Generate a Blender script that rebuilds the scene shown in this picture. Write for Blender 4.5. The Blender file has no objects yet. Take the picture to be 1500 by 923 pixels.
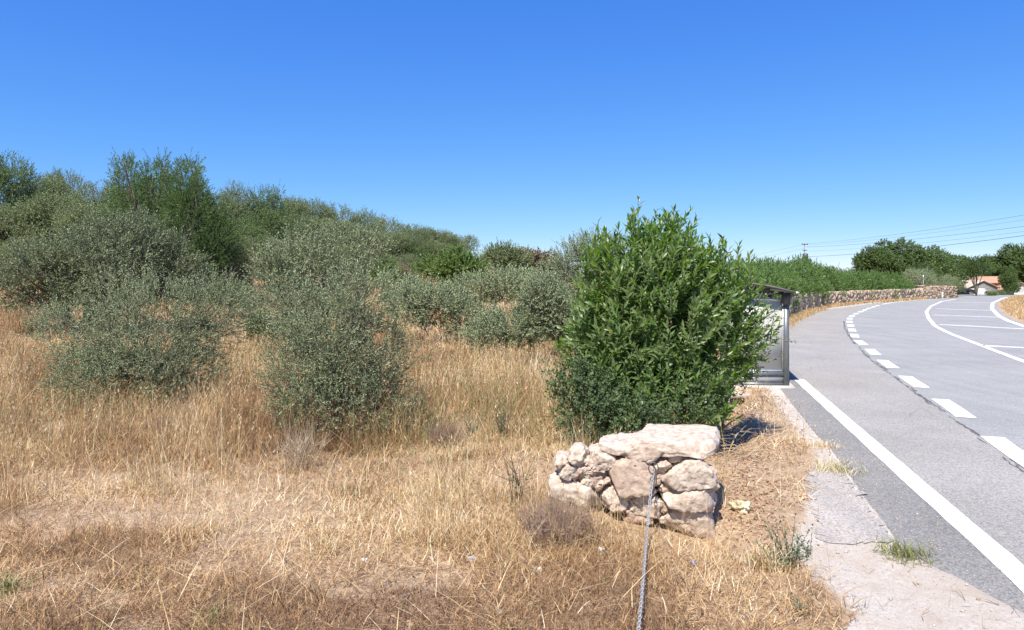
import bpy, math, random
import numpy as np
from mathutils import Vector
from mathutils.geometry import tessellate_polygon

random.seed(7)
RNG = np.random.default_rng(11)
H = 2.6                       # eye height
F = 1000.0                    # focal length in photo pixels
CX, HY = 750.0, 410.0         # principal column, horizon row
scn = bpy.context.scene
COL = scn.collection
SUN = np.array([-0.39, -0.92, 0.0])
SUN_EL = math.radians(56)

# ------------------------------------------------------------------ helpers
def G(px, py, z=0.0):
    d = (H - z) * F / (py - HY)
    return ((px - CX) * d / F, d)
def W(px, py, d):
    return np.array([(px - CX) * d / F, d, H - (py - HY) * d / F])
def sm(t):
    t = np.clip(t, 0, 1)
    return t * t * (3 - 2 * t)
def _h(ix, iy, seed):
    n = (ix.astype(np.int64) * 374761393 + iy.astype(np.int64) * 668265263 + seed * 1442695041) & 0x7fffffff
    n = ((n ^ (n >> 13)) * 1274126177) & 0x7fffffff
    return ((n ^ (n >> 16)) & 0xffff) / 65535.0
def vn(x, y, s=1.0, seed=0):
    x = np.asarray(x, float) / s; y = np.asarray(y, float) / s
    ix = np.floor(x); iy = np.floor(y); fx = sm(x - ix); fy = sm(y - iy)
    a = _h(ix, iy, seed); b = _h(ix + 1, iy, seed); c = _h(ix, iy + 1, seed); d = _h(ix + 1, iy + 1, seed)
    return (a * (1 - fx) + b * fx) * (1 - fy) + (c * (1 - fx) + d * fx) * fy
def vn3(p, s, seed=0):
    q = np.asarray(p, float) / s + 500.0; i0 = np.floor(q).astype(np.int64); f = sm(q - i0); out = 0
    for dx in (0, 1):
        for dy in (0, 1):
            for dz in (0, 1):
                wx = (f[:, 0] if dx else 1 - f[:, 0]) * (f[:, 1] if dy else 1 - f[:, 1]) * (f[:, 2] if dz else 1 - f[:, 2])
                out = out + wx * _h(i0[:, 0] + dx, i0[:, 1] + dy, (seed * 131 + 7) + (i0[:, 2] + dz) * 911)
    return out
def nrm(v):
    return v / (np.linalg.norm(v, axis=-1, keepdims=True) + 1e-9)

def build(name, V, Fc, mat, parent=None, tint=None, smooth=False, mat_idx=None):
    V = np.asarray(V, np.float32).reshape(-1, 3)
    me = bpy.data.meshes.new(name)
    if isinstance(Fc, np.ndarray):
        m, k = Fc.shape
        loops = Fc.reshape(-1).astype(np.int32)
        starts = (np.arange(m) * k).astype(np.int32)
    else:
        lens = np.array([len(f) for f in Fc], np.int32); m = len(Fc)
        loops = np.array([i for f in Fc for i in f], np.int32)
        starts = np.concatenate([[0], np.cumsum(lens)[:-1]]).astype(np.int32)
    me.vertices.add(len(V)); me.vertices.foreach_set('co', V.reshape(-1))
    me.loops.add(len(loops)); me.loops.foreach_set('vertex_index', loops)
    me.polygons.add(m); me.polygons.foreach_set('loop_start', starts)
    if smooth: me.polygons.foreach_set('use_smooth', np.ones(m, bool))
    for mm in (mat if isinstance(mat, (list, tuple)) else [mat]): me.materials.append(mm)
    if mat_idx is not None: me.polygons.foreach_set('material_index', np.asarray(mat_idx, np.int32))
    me.update(calc_edges=True)
    if tint is not None:
        a = me.attributes.new('tint', 'FLOAT', 'POINT')
        a.data.foreach_set('value', np.asarray(tint, np.float32).reshape(-1))
    o = bpy.data.objects.new(name, me); COL.objects.link(o)
    if parent is not None: o.parent = parent
    return o
def tag(o, label=None, cat=None, group=None, kind=None):
    if label: o['label'] = label
    if cat: o['category'] = cat
    if group: o['group'] = group
    if kind: o['kind'] = kind
    return o
def thing(name, loc, label, cat, group=None, rz=0.0):
    o = bpy.data.objects.new(name, None); COL.objects.link(o)
    o.location = loc; o.rotation_euler = (0, 0, rz); o.empty_display_size = .2
    return tag(o, label, cat, group)
def copy_thing(root):
    r = root.copy(); COL.objects.link(r)
    for ch in list(root.children):
        c = ch.copy(); COL.objects.link(c); c.parent = r
        for g in list(ch.children):
            d = g.copy(); COL.objects.link(d); d.parent = c
    return r

class MB:
    def __init__(s): s.V = []; s.F = []; s.T = []; s.n = 0
    def add(s, V, Fc, t=0.5):
        V = np.asarray(V, float).reshape(-1, 3)
        s.V.append(V); s.F += [[int(i) + s.n for i in f] for f in Fc]
        s.T.append(np.full(len(V), t) if np.isscalar(t) else np.asarray(t)); s.n += len(V)
    def box(s, c, d, rz=0.0, t=0.5, jit=0.0):
        c = np.array(c, float); d = np.array(d, float) / 2
        P = np.array([[x, y, z] for z in (-1, 1) for y in (-1, 1) for x in (-1, 1)], float) * d
        if jit: P += RNG.uniform(-jit, jit, P.shape)
        cs, sn = math.cos(rz), math.sin(rz)
        P = np.stack([P[:, 0] * cs - P[:, 1] * sn, P[:, 0] * sn + P[:, 1] * cs, P[:, 2]], 1) + c
        s.add(P, [(0, 2, 3, 1), (4, 5, 7, 6), (0, 1, 5, 4), (2, 6, 7, 3), (0, 4, 6, 2), (1, 3, 7, 5)], t)
    def tube(s, pts, rad, n=6, t=0.5, cap=True):
        pts = np.asarray(pts, float); m = len(pts); rad = np.broadcast_to(rad, (m,))
        tan = nrm(np.gradient(pts, axis=0))
        ref = np.array([0.3, 0.2, 1.0]) if abs(tan[0][2]) < .9 else np.array([1.0, .1, 0])
        rings = []
        u = nrm(np.cross(tan[0], ref))
        for i in range(m):
            u = nrm(u - tan[i] * np.dot(u, tan[i])); v = np.cross(tan[i], u)
            a = np.arange(n) * 2 * math.pi / n
            rings.append(pts[i] + rad[i] * (np.cos(a)[:, None] * u + np.sin(a)[:, None] * v))
        Fc = []
        for i in range(m - 1):
            for j in range(n):
                k = (j + 1) % n
                Fc.append((i * n + j, i * n + k, (i + 1) * n + k, (i + 1) * n + j))
        if cap: Fc += [tuple(range(n))[::-1], tuple((m - 1) * n + j for j in range(n))]
        s.add(np.concatenate(rings), Fc, t)
    def build(s, name, mat, parent=None, smooth=False):
        return build(name, np.concatenate(s.V), s.F, mat, parent, np.concatenate(s.T), smooth)

# ------------------------------------------------------------------ materials
def new_mat(name):
    m = bpy.data.materials.new(name); m.use_nodes = True
    nt = m.node_tree; nt.nodes.clear()
    return m, nt
def N(nt, t, **k):
    n = nt.nodes.new(t)
    for a, b in k.items():
        if a.startswith('i_'): n.inputs[a[2:].replace('_', ' ')].default_value = b
        else: setattr(n, a, b)
    return n
def L(nt, a, b): nt.links.new(a, b)
def ramp(nt, src, stops):
    r = nt.nodes.new('ShaderNodeValToRGB'); e = r.color_ramp.elements
    while len(e) < len(stops): e.new(.5)
    for k, (p, c) in enumerate(stops):
        e[k].position = p; e[k].color = (*c, 1) if len(c) == 3 else c
    L(nt, src, r.inputs[0]); return r.outputs[0]
def noise(nt, scale, detail=4, rough=.6, coord=None, dist=0.0):
    n = N(nt, 'ShaderNodeTexNoise'); n.inputs['Scale'].default_value = scale
    n.inputs['Detail'].default_value = detail; n.inputs['Roughness'].default_value = rough
    n.inputs['Distortion'].default_value = dist
    if coord is not None: L(nt, coord, n.inputs['Vector'])
    return n.outputs['Fac']
def mixc(nt, fac, a, b, mode='MIX'):
    m = N(nt, 'ShaderNodeMix', data_type='RGBA', blend_type=mode)
    if isinstance(fac, (int, float)): m.inputs['Factor'].default_value = fac
    else: L(nt, fac, m.inputs['Factor'])
    for s, v in ((6, a), (7, b)):
        if isinstance(v, tuple): m.inputs[s].default_value = (*v, 1)
        else: L(nt, v, m.inputs[s])
    return m.outputs[2]
def math_(nt, op, a, b=None):
    m = N(nt, 'ShaderNodeMath', operation=op)
    for s, v in ((0, a), (1, b)):
        if v is None: continue
        if isinstance(v, (int, float)): m.inputs[s].default_value = v
        else: L(nt, v, m.inputs[s])
    return m.outputs[0]
def finish(nt, color, rough=.9, bump=None, bstr=.3, bdist=.02, spec=.3, metal=0.0):
    p = N(nt, 'ShaderNodeBsdfPrincipled'); out = N(nt, 'ShaderNodeOutputMaterial')
    if isinstance(color, tuple): p.inputs['Base Color'].default_value = (*color, 1)
    else: L(nt, color, p.inputs['Base Color'])
    if isinstance(rough, (int, float)): p.inputs['Roughness'].default_value = rough
    else: L(nt, rough, p.inputs['Roughness'])
    p.inputs['Specular IOR Level'].default_value = spec; p.inputs['Metallic'].default_value = metal
    if bump is not None:
        b = N(nt, 'ShaderNodeBump'); b.inputs['Strength'].default_value = bstr; b.inputs['Distance'].default_value = bdist
        L(nt, bump, b.inputs['Height']); L(nt, b.outputs[0], p.inputs['Normal'])
    L(nt, p.outputs[0], out.inputs[0]); return p
def leaf_mat(name, stops, back=None, transl=.3, rough=.5, spec=.4, tcol=None):
    m, nt = new_mat(name)
    at = N(nt, 'ShaderNodeAttribute', attribute_name='tint')
    col = ramp(nt, at.outputs['Fac'], stops)
    geo = N(nt, 'ShaderNodeNewGeometry')
    if back: col = mixc(nt, geo.outputs['Backfacing'], col, back)
    p = N(nt, 'ShaderNodeBsdfPrincipled'); L(nt, col, p.inputs['Base Color'])
    p.inputs['Roughness'].default_value = rough; p.inputs['Specular IOR Level'].default_value = spec
    tr = N(nt, 'ShaderNodeBsdfTranslucent')
    L(nt, mixc(nt, .55, col, tcol or (.2, .3, .04)), tr.inputs['Color'])
    mx = N(nt, 'ShaderNodeMixShader'); mx.inputs[0].default_value = transl
    L(nt, p.outputs[0], mx.inputs[1]); L(nt, tr.outputs[0], mx.inputs[2])
    out = N(nt, 'ShaderNodeOutputMaterial'); L(nt, mx.outputs[0], out.inputs[0])
    return m
def tint_mat(name, stops, nscale=0, rough=.85, bstr=.5, bdist=.01, spec=.3, dark=(.05, .04, .03), amt=.5):
    m, nt = new_mat(name)
    at = N(nt, 'ShaderNodeAttribute', attribute_name='tint')
    col = ramp(nt, at.outputs['Fac'], stops)
    bump = None
    if nscale:
        tc = N(nt, 'ShaderNodeTexCoord'); n1 = noise(nt, nscale, 6, .65, tc.outputs['Object'])
        f = ramp(nt, n1, [(.35, (amt,) * 3), (.62, (0, 0, 0))])
        col = mixc(nt, f, col, dark); bump = n1
    finish(nt, col, rough, bump, bstr, bdist, spec)
    return m

M = {}
M['laurel'] = leaf_mat('laurel leaf', [(0, (.03, .08, .012)), (.4, (.135, .26, .025)), (.75, (.25, .40, .04)), (.93, (.36, .46, .10)), (1, (.36, .30, .12))], back=(.16, .22, .08), transl=.36, rough=.36, spec=.5, tcol=(.22, .42, .04))
M['smallleaf'] = leaf_mat('small dull leaf', [(0, (.025, .065, .012)), (.6, (.07, .15, .024)), (.9, (.16, .25, .06)), (1, (.30, .32, .16))], back=(.10, .15, .06), transl=.25, rough=.6)
M['paleleaf'] = leaf_mat('pale dusty leaf', [(0, (.09, .11, .06)), (.6, (.20, .21, .14)), (1, (.42, .40, .32))], back=(.3, .3, .24), transl=.2, rough=.6)
M['olive'] = leaf_mat('olive leaf', [(0, (.065, .10, .032)), (.35, (.145, .195, .072)), (.7, (.235, .29, .12)), (.93, (.33, .375, .18)), (1, (.48, .45, .24))], back=(.32, .37, .21), transl=.18, rough=.5, spec=.35, tcol=(.16, .2, .07))
M['olive_dark'] = leaf_mat('darker olive leaf', [(0, (.04, .065, .025)), (.5, (.12, .16, .065)), (.9, (.22, .26, .12)), (1, (.40, .37, .2))], back=(.22, .26, .14), transl=.16, rough=.5, tcol=(.14, .2, .06))
M['wattle_dark'] = leaf_mat('dark wattle frond', [(0, (.022, .05, .012)), (.5, (.065, .125, .026)), (1, (.15, .23, .05))], back=(.09, .14, .04), transl=.2, rough=.6, tcol=(.12, .24, .04))
M['scrub'] = leaf_mat('scrub leaf', [(0, (.055, .08, .025)), (.5, (.15, .19, .065)), (1, (.28, .32, .12))], back=(.2, .24, .11), transl=.2, rough=.6, tcol=(.14, .2, .06))
M['wattle'] = leaf_mat('wattle leaf', [(0, (.03, .06, .018)), (.5, (.08, .135, .035)), (1, (.18, .25, .065))], back=(.13, .18, .06), transl=.22, rough=.6, tcol=(.14, .26, .05))
M['brown'] = leaf_mat('browned leaf', [(0, (.10, .08, .045)), (.5, (.22, .17, .10)), (1, (.27, .28, .13))], back=(.23, .19, .11), transl=.15, rough=.7, tcol=(.2, .12, .06))
M['green'] = leaf_mat('bright green leaf', [(0, (.05, .10, .02)), (.5, (.125, .205, .04)), (1, (.24, .33, .08))], back=(.15, .21, .07), transl=.34, rough=.5, tcol=(.3, .46, .05))
M['oak'] = leaf_mat('oak leaf', [(0, (.03, .06, .012)), (.5, (.085, .14, .025)), (1, (.17, .24, .045))], back=(.1, .15, .04), transl=.2, rough=.5, tcol=(.1, .2, .03))
M['grass'] = leaf_mat('dry grass blades', [(0, (.20, .12, .07)), (.22, (.32, .185, .09)), (.45, (.51, .335, .165)), (.7, (.67, .50, .265)), (.88, (.82, .72, .50)), (.93, (.27, .27, .10)), (1, (.13, .17, .055))], transl=.2, rough=.6, spec=.25, tcol=(.6, .4, .15))
M['weed'] = leaf_mat('green weed leaf', [(0, (.05, .08, .035)), (.5, (.12, .17, .06)), (1, (.24, .30, .10))], back=(.2, .24, .14), transl=.25, rough=.6)
M['bark'] = tint_mat('bark', [(0, (.07, .055, .04)), (1, (.2, .17, .14))], 18, .9, .8, .02)
M['deadwood'] = tint_mat('dead twig', [(0, (.18, .13, .09)), (1, (.52, .42, .29))], 0)
M['stone'] = tint_mat('granite stone', [(0, (.28, .18, .125)), (.3, (.48, .36, .27)), (.6, (.60, .50, .39)), (1, (.70, .62, .51))], 13, .93, 1.0, .02, dark=(.28, .20, .155), amt=.75)
M['mortar'] = tint_mat('old mortar', [(0, (.3, .24, .19)), (1, (.52, .46, .4))], 14, .95, 1.0, .02)
M['farstone'] = tint_mat('far wall stone', [(0, (.32, .23, .16)), (.5, (.52, .39, .28)), (1, (.66, .54, .41))], 5, .95, .6, .03)
M['white'] = tint_mat('white render', [(0, (.55, .53, .5)), (1, (.8, .79, .76))], 3, .9, .1)
M['greywall'] = tint_mat('grey stone wall', [(0, (.26, .245, .23)), (1, (.44, .42, .39))], 4, .9, .3)
M['terracotta'] = tint_mat('terracotta tiles', [(0, (.46, .20, .12)), (1, (.60, .38, .26))], 4, .85, .4)
M['paleroof'] = tint_mat('pale roof tiles', [(0, (.42, .36, .28)), (1, (.62, .54, .42))], 4, .85, .4)
M['orange'] = tint_mat('orange render', [(0, (.62, .13, .06)), (1, (.72, .2, .09))], 3, .85, .1)
M['darkglass'] = tint_mat('dark window', [(0, (.03, .04, .045)), (1, (.08, .1, .1))], 0, .15, spec=.6)
M['wire'] = tint_mat('wire', [(0, (.12, .13, .15)), (1, (.2, .2, .22))], 0, .6)
M['pole'] = tint_mat('concrete pole', [(0, (.2, .2, .2)), (1, (.4, .39, .37))], 3, .9)

def mat_ground():
    m, nt = new_mat('dry ground')
    geo = N(nt, 'ShaderNodeNewGeometry'); pos = geo.outputs['Position']
    big = noise(nt, .35, 4, .6, pos); mid = noise(nt, 1.7, 5, .65, pos, .6); fine = noise(nt, 24, 6, .75, pos); grit = noise(nt, 150, 4, .8, pos)
    soil = ramp(nt, mid, [(.3, (.25, .165, .115)), (.5, (.38, .27, .185)), (.7, (.54, .43, .315))])
    straw = ramp(nt, fine, [(.32, (.13, .08, .05)), (.5, (.35, .23, .135)), (.66, (.62, .48, .31))])
    col = mixc(nt, ramp(nt, big, [(.38, (0, 0, 0)), (.6, (.75, .75, .75))]), straw, soil)
    mp = N(nt, 'ShaderNodeMapping'); mp.inputs['Scale'].default_value = (1, 6, 1); mp.inputs['Rotation'].default_value = (0, 0, .5); L(nt, pos, mp.inputs[0])
    fib = noise(nt, 22, 5, .8, mp.outputs[0], 1.5)
    col = mixc(nt, ramp(nt, fib, [(.48, (0, 0, 0)), (.6, (.5, .5, .5))]), col, (.60, .46, .29))
    at = N(nt, 'ShaderNodeAttribute', attribute_name='tint')          # gravel verge zone
    grit2 = math_(nt, 'ADD', math_(nt, 'MULTIPLY', grit, .5), math_(nt, 'MULTIPLY', noise(nt, 38, 5, .8, pos, .8), .5))
    grav = ramp(nt, grit2, [(.36, (.22, .185, .15)), (.46, (.50, .45, .385)), (.6, (.68, .635, .565))])
    grav = mixc(nt, ramp(nt, mid, [(.35, (0, 0, 0)), (.65, (.7, .7, .7))]), grav, (.44, .355, .27))
    f = math_(nt, 'ADD', at.outputs['Fac'], math_(nt, 'MULTIPLY', math_(nt, 'SUBTRACT', noise(nt, 3.5, 6, .75, pos), .5), 1.1))
    f = ramp(nt, f, [(.42, (0, 0, 0)), (.62, (1, 1, 1))])
    col = mixc(nt, f, col, grav)
    b = math_(nt, 'ADD', math_(nt, 'MULTIPLY', fine, .6), math_(nt, 'MULTIPLY', grit, .4))
    finish(nt, col, .95, b, .8, .03, .15); return m
M['ground'] = mat_ground()

def mat_asphalt(name, a, b, c, agg=.5, patch=None):
    m, nt = new_mat(name)
    geo = N(nt, 'ShaderNodeNewGeometry'); pos = geo.outputs['Position']
    g = N(nt, 'ShaderNodeTexVoronoi'); g.inputs['Scale'].default_value = 60; L(nt, pos, g.inputs['Vector'])
    n1 = noise(nt, 120, 3, .8, pos); n2 = noise(nt, .5, 5, .6, pos)
    mp = N(nt, 'ShaderNodeMapping'); mp.inputs['Rotation'].default_value = (0, 0, .35); mp.inputs['Scale'].default_value = (1.6, .12, 1); L(nt, pos, mp.inputs[0])
    n3 = noise(nt, 1.0, 5, .65, mp.outputs[0], .4)
    col = ramp(nt, n2, [(.3, a), (.7, b)])
    col = mixc(nt, ramp(nt, n3, [(.35, (0, 0, 0)), (.7, (.6, .6, .6))]), col, c)
    sp = ramp(nt, g.outputs['Color'], [(.15, (.48, .48, .48)), (.5, (.95, .95, .95)), (.9, (1.42, 1.38, 1.34))])
    col = mixc(nt, agg, col, sp, 'MULTIPLY')
    col = mixc(nt, agg * .8, col, ramp(nt, n1, [(.3, (.55, .55, .55)), (.7, (1.4, 1.4, 1.4))]), 'MULTIPLY')
    # hairline cracks
    v = N(nt, 'ShaderNodeTexVoronoi', feature='DISTANCE_TO_EDGE'); v.inputs['Scale'].default_value = .42
    wp = N(nt, 'ShaderNodeTexNoise'); wp.inputs['Scale'].default_value = 1.6; wp.inputs['Detail'].default_value = 6; L(nt, pos, wp.inputs['Vector'])
    L(nt, mixc(nt, .35, pos, wp.outputs['Color'], 'ADD'), v.inputs['Vector'])
    cr = ramp(nt, v.outputs['Distance'], [(0, (.5, .5, .5)), (.006, (0, 0, 0))])
    msk = ramp(nt, noise(nt, .22, 2, .5, pos), [(.5, (0, 0, 0)), (.6, (1, 1, 1))])
    col = mixc(nt, math_(nt, 'MULTIPLY', cr, msk), col, (.06, .06, .06))
    finish(nt, col, .9, math_(nt, 'ADD', g.outputs['Distance'], n1), .5, .006, .25); return m
M['road'] = mat_asphalt('road asphalt', (.235, .238, .225), (.30, .303, .287), (.345, .346, .33), .5)
M['bay'] = mat_asphalt('bay asphalt', (.265, .252, .23), (.35, .333, .305), (.31, .297, .274), .6)
M['edgeasph'] = mat_asphalt('worn asphalt edge', (.195, .19, .178), (.265, .256, .238), (.235, .228, .212), .65)
M['slab'] = mat_asphalt('worn slab', (.25, .235, .22), (.40, .365, .33), (.50, .45, .39), .6)
def mat_paint():
    m, nt = new_mat('road paint')
    geo = N(nt, 'ShaderNodeNewGeometry'); pos = geo.outputs['Position']
    n1 = noise(nt, 45, 4, .75, pos); n2 = noise(nt, 1.5, 4, .7, pos)
    w = math_(nt, 'ADD', math_(nt, 'MULTIPLY', n1, .7), math_(nt, 'MULTIPLY', n2, .4))
    col = ramp(nt, w, [(.44, (.34, .33, .31)), (.49, (.60, .59, .56)), (.55, (.80, .79, .76)), (.7, (.86, .86, .85))])
    finish(nt, col, .8, n1, .3, .003, .3); return m
M['paint'] = mat_paint()
def mat_conc(name, a, b):
    m, nt = new_mat(name)
    geo = N(nt, 'ShaderNodeNewGeometry'); pos = geo.outputs['Position']
    n1 = noise(nt, 7, 6, .7, pos); n2 = noise(nt, 70, 3, .7, pos)
    finish(nt, mixc(nt, .4, ramp(nt, n1, [(.3, a), (.7, b)]), ramp(nt, n2, [(.3, (.5, .5, .5)), (.7, (1, 1, 1))]), 'MULTIPLY'), .9, n2, .4, .006, .2); return m
M['conc'] = mat_conc('concrete', (.42, .39, .35), (.62, .59, .54))
M['drainconc'] = mat_conc('weathered concrete', (.40, .34, .30), (.58, .51, .46))
def mat_metal(name, c, r=.45, metal=.6):
    m, nt = new_mat(name); tc = N(nt, 'ShaderNodeTexCoord')
    n1 = noise(nt, 6, 5, .7, tc.outputs['Object'])
    finish(nt, mixc(nt, ramp(nt, n1, [(.4, (0, 0, 0)), (.7, (.5, .5, .5))]), c, tuple(x * .6 for x in c)), r, n1, .1, .002, .5, metal); return m
M['alu'] = mat_metal('grey aluminium', (.22, .235, .235)); M['alulight'] = mat_metal('light aluminium', (.62, .63, .62), .4)
M['galv'] = mat_metal('galvanised steel', (.40, .40, .40), .6, .4); M['darkmetal'] = mat_metal('dark metal', (.09, .085, .08), .5, .3)
M['roofsheet'] = mat_metal('brown roof sheet', (.17, .15, .135), .5, .2); M['kick'] = mat_metal('kick plate', (.46, .45, .43), .45, .5)
def mat_glass():
    m, nt = new_mat('dusty shelter pane'); tc = N(nt, 'ShaderNodeTexCoord')
    n1 = noise(nt, 1.6, 5, .6, tc.outputs['Object'])
    col = ramp(nt, n1, [(.35, (.60, .60, .56)), (.55, (.68, .66, .57)), (.7, (.74, .69, .52))])
    p = N(nt, 'ShaderNodeBsdfPrincipled'); L(nt, col, p.inputs['Base Color']); p.inputs['Roughness'].default_value = .35
    tr = N(nt, 'ShaderNodeBsdfTranslucent'); L(nt, col, tr.inputs['Color'])
    tp = N(nt, 'ShaderNodeBsdfTransparent'); tp.inputs[0].default_value = (.9, .92, .9, 1)
    m1 = N(nt, 'ShaderNodeMixShader'); m1.inputs[0].default_value = .25; L(nt, p.outputs[0], m1.inputs[1]); L(nt, tr.outputs[0], m1.inputs[2])
    m2 = N(nt, 'ShaderNodeMixShader'); m2.inputs[0].default_value = .06; L(nt, m1.outputs[0], m2.inputs[1]); L(nt, tp.outputs[0], m2.inputs[2])
    out = N(nt, 'ShaderNodeOutputMaterial'); L(nt, m2.outputs[0], out.inputs[0]); return m
M['pane'] = mat_glass()
M['plastic'] = tint_mat('litter plastic', [(0, (.12, .18, .5)), (.2, (.5, .52, .56)), (1, (.68, .67, .64))], 0, .4)
M['yellowstone'] = tint_mat('yellow stone', [(0, (.62, .54, .34)), (1, (.72, .64, .44))], 9, .9, 1)
M['redlitter'] = leaf_mat('fallen leaves', [(0, (.16, .08, .05)), (.5, (.36, .19, .11)), (1, (.56, .38, .24))], transl=.1, rough=.6)

# ------------------------------------------------------------------ road outline (ground points from the layout)
def GP(l): return np.array([G(*p) for p in l])
near_edge = GP([(2600, 1640), (1750, 1060), (1500, 903), (1400, 848), (1345, 822), (1310, 795), (1288, 762), (1265, 733), (1243, 700), (1212, 655), (1195, 640), (1167, 604), (1150, 582), (1140, 568)])
bay_kerb = np.array([[7.3, 18.6], [8.6, 23.5], [11.2, 31], [15.2, 41], [20.8, 50.8]])
kerb_far = GP([(1188, 457), (1236, 451), (1274, 446), (1296, 443), (1332, 439), (1399, 435.8)])
left_edge = np.concatenate([near_edge, bay_kerb, kerb_far, np.array([[68.5, 106], [76, 118]])])
right_line = np.concatenate([np.array([[9.3, 1.0]]), GP([(2600, 840), (1800, 580), (1600, 512), (1500, 478), (1476, 470), (1462, 462), (1453, 452), (1454, 444), (1469, 437), (1483, 434.4)])])
right_line = np.concatenate([right_line, np.array([[98, 109], [125, 112]])])
def xleft(y): return np.interp(y, left_edge[:, 1], left_edge[:, 0])
ry = right_line[:, 1]; rx = right_line[:, 0]
def xright(y): return np.interp(y, ry, rx) + .8

# ------------------------------------------------------------------ terrain
ditch = np.array([[*G(1078, 572)], [*G(1062, 605)], [*G(1072, 645)], [*G(1098, 695)], [*G(1135, 760)]])
def dist_poly(x, y, P):
    best = np.full(np.shape(x), 1e9); tt = np.zeros(np.shape(x))
    n = len(P) - 1
    for i in range(n):
        a = P[i]; b = P[i + 1]; ab = b - a
        t = np.clip(((x - a[0]) * ab[0] + (y - a[1]) * ab[1]) / (ab @ ab), 0, 1)
        d = np.hypot(x - a[0] - t * ab[0], y - a[1] - t * ab[1])
        tt = np.where(d < best, (i + t) / n, tt); best = np.minimum(best, d)
    return best, tt
def terrain(x, y):
    x = np.asarray(x, float); y = np.asarray(y, float)
    m = 1 - sm((x + 2) / (.2 * np.maximum(y, 1) + 1e-3))
    z = 3.1 * sm((y - 22) / 48) * m + .012 * np.maximum(y - 60, 0) * m * (y < 400) + .012 * 340 * m * (y >= 400)
    z = z + .10 * np.maximum(0, -x - 8) * sm((y - 12) / 35) * np.exp(-np.maximum(-x - 90, 0) / 60)
    el = np.where((y > 0) & (y < 118), xleft(np.clip(y, 2, 118)) - x, 10)
    er = np.where(y < 112, x - xright(np.clip(y, 1, 112)), 10)
    f = sm((el - .3) / 2.5)
    z = z + f * (.16 * (vn(x, y, 2.3, 3) - .5) + .07 * (vn(x, y, .6, 4) - .5) + .10)
    # raised field edge left of the stone pile
    z = z + .26 * np.exp(-((x - .35) / .75) ** 2 - ((y - 8.3) / 1.5) ** 2)
    z = z - .13 * np.exp(-((x - 2.0) / .45) ** 2 - ((y - 6.85) / .5) ** 2)
    z = np.where((el < 0) & (er > 0) & (y < 112) & (x > 8), z + .55 * sm(er / 5) + .05 * (vn(x, y, 1.5, 8) - .5) * sm(er / 2), z)
    dd, tt = dist_poly(x, y, ditch)
    z = z - .38 * (1 - sm((dd - .08) / .38)) * (1 - sm((tt - .25) / .5))
    far = (y > 112) & (x > 60)
    z = np.where(far, z - 1.6 * sm((y - 113) / 9), z)
    near_y = (y < 18) & (y > 2)
    return np.where(near_y & (x > 2), z + np.where(er < 0, -.020 + .034 * np.clip((el + .12) / .12, 0, 1), -.02), z - .010)
def gz(x, y): return float(terrain(np.array([x]), np.array([y]))[0])
def hit(px, py):
    """where the view ray through a photo pixel meets the terrain"""
    d = np.concatenate([np.arange(3, 30, .05), np.arange(30, 160, .3)])
    x = (px - CX) * d / F; z = H - (py - HY) * d / F
    below = z <= terrain(x, d)
    i = int(np.argmax(below)) if below.any() else len(d) - 1
    return x[i], d[i], gz(x[i], d[i])

def axis(segs):
    out = []
    for a, b, s in segs: out.append(np.arange(a, b, s))
    return np.concatenate(out + [[segs[-1][1]]])
gx = axis([(-2500, -300, 220), (-300, -90, 15), (-90, -30, 2.0), (-30, -9, .4), (-9, 9.5, .09), (9.5, 20, .4), (20, 130, 1.5), (130, 400, 18), (400, 2500, 300)])
gy = axis([(-600, -40, 80), (-40, 2, 2.0), (2, 18.5, .09), (18.5, 35, .35), (35, 130, 1.2), (130, 420, 15), (420, 3000, 260)])
XX, YY = np.meshgrid(gx, gy)
ZZ = terrain(XX, YY)
# gravel zone mask: verge between the field and the asphalt
def gravel_mask(x, y):
    el = xleft(np.clip(y, 2, 118)) - x
    w = np.interp(y, [3, 4.6, 5.2, 6, 6.8, 7.6, 8.5, 10, 12, 14, 16], [2.2, 1.9, 1.35, 1.25, 1.0, .75, .5, .28, .25, .3, .3])
    g = 1 - sm((el - w + .35) / .7)
    return np.where((y > 2) & (y < 17) & (el > -1), g, 0)
TT = gravel_mask(XX, YY)
nx, ny = len(gx), len(gy)
ii = np.arange((ny - 1) * (nx - 1)); r_ = ii // (nx - 1); c_ = ii % (nx - 1)
q = r_ * nx + c_
Fq = np.stack([q, q + 1, q + nx + 1, q + nx], 1)
tag(build('ground', np.stack([XX, YY, ZZ], -1), Fq, M['ground'], None, TT.reshape(-1), True), 'dry straw-covered field and verge ground', None, None, 'structure')

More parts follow.
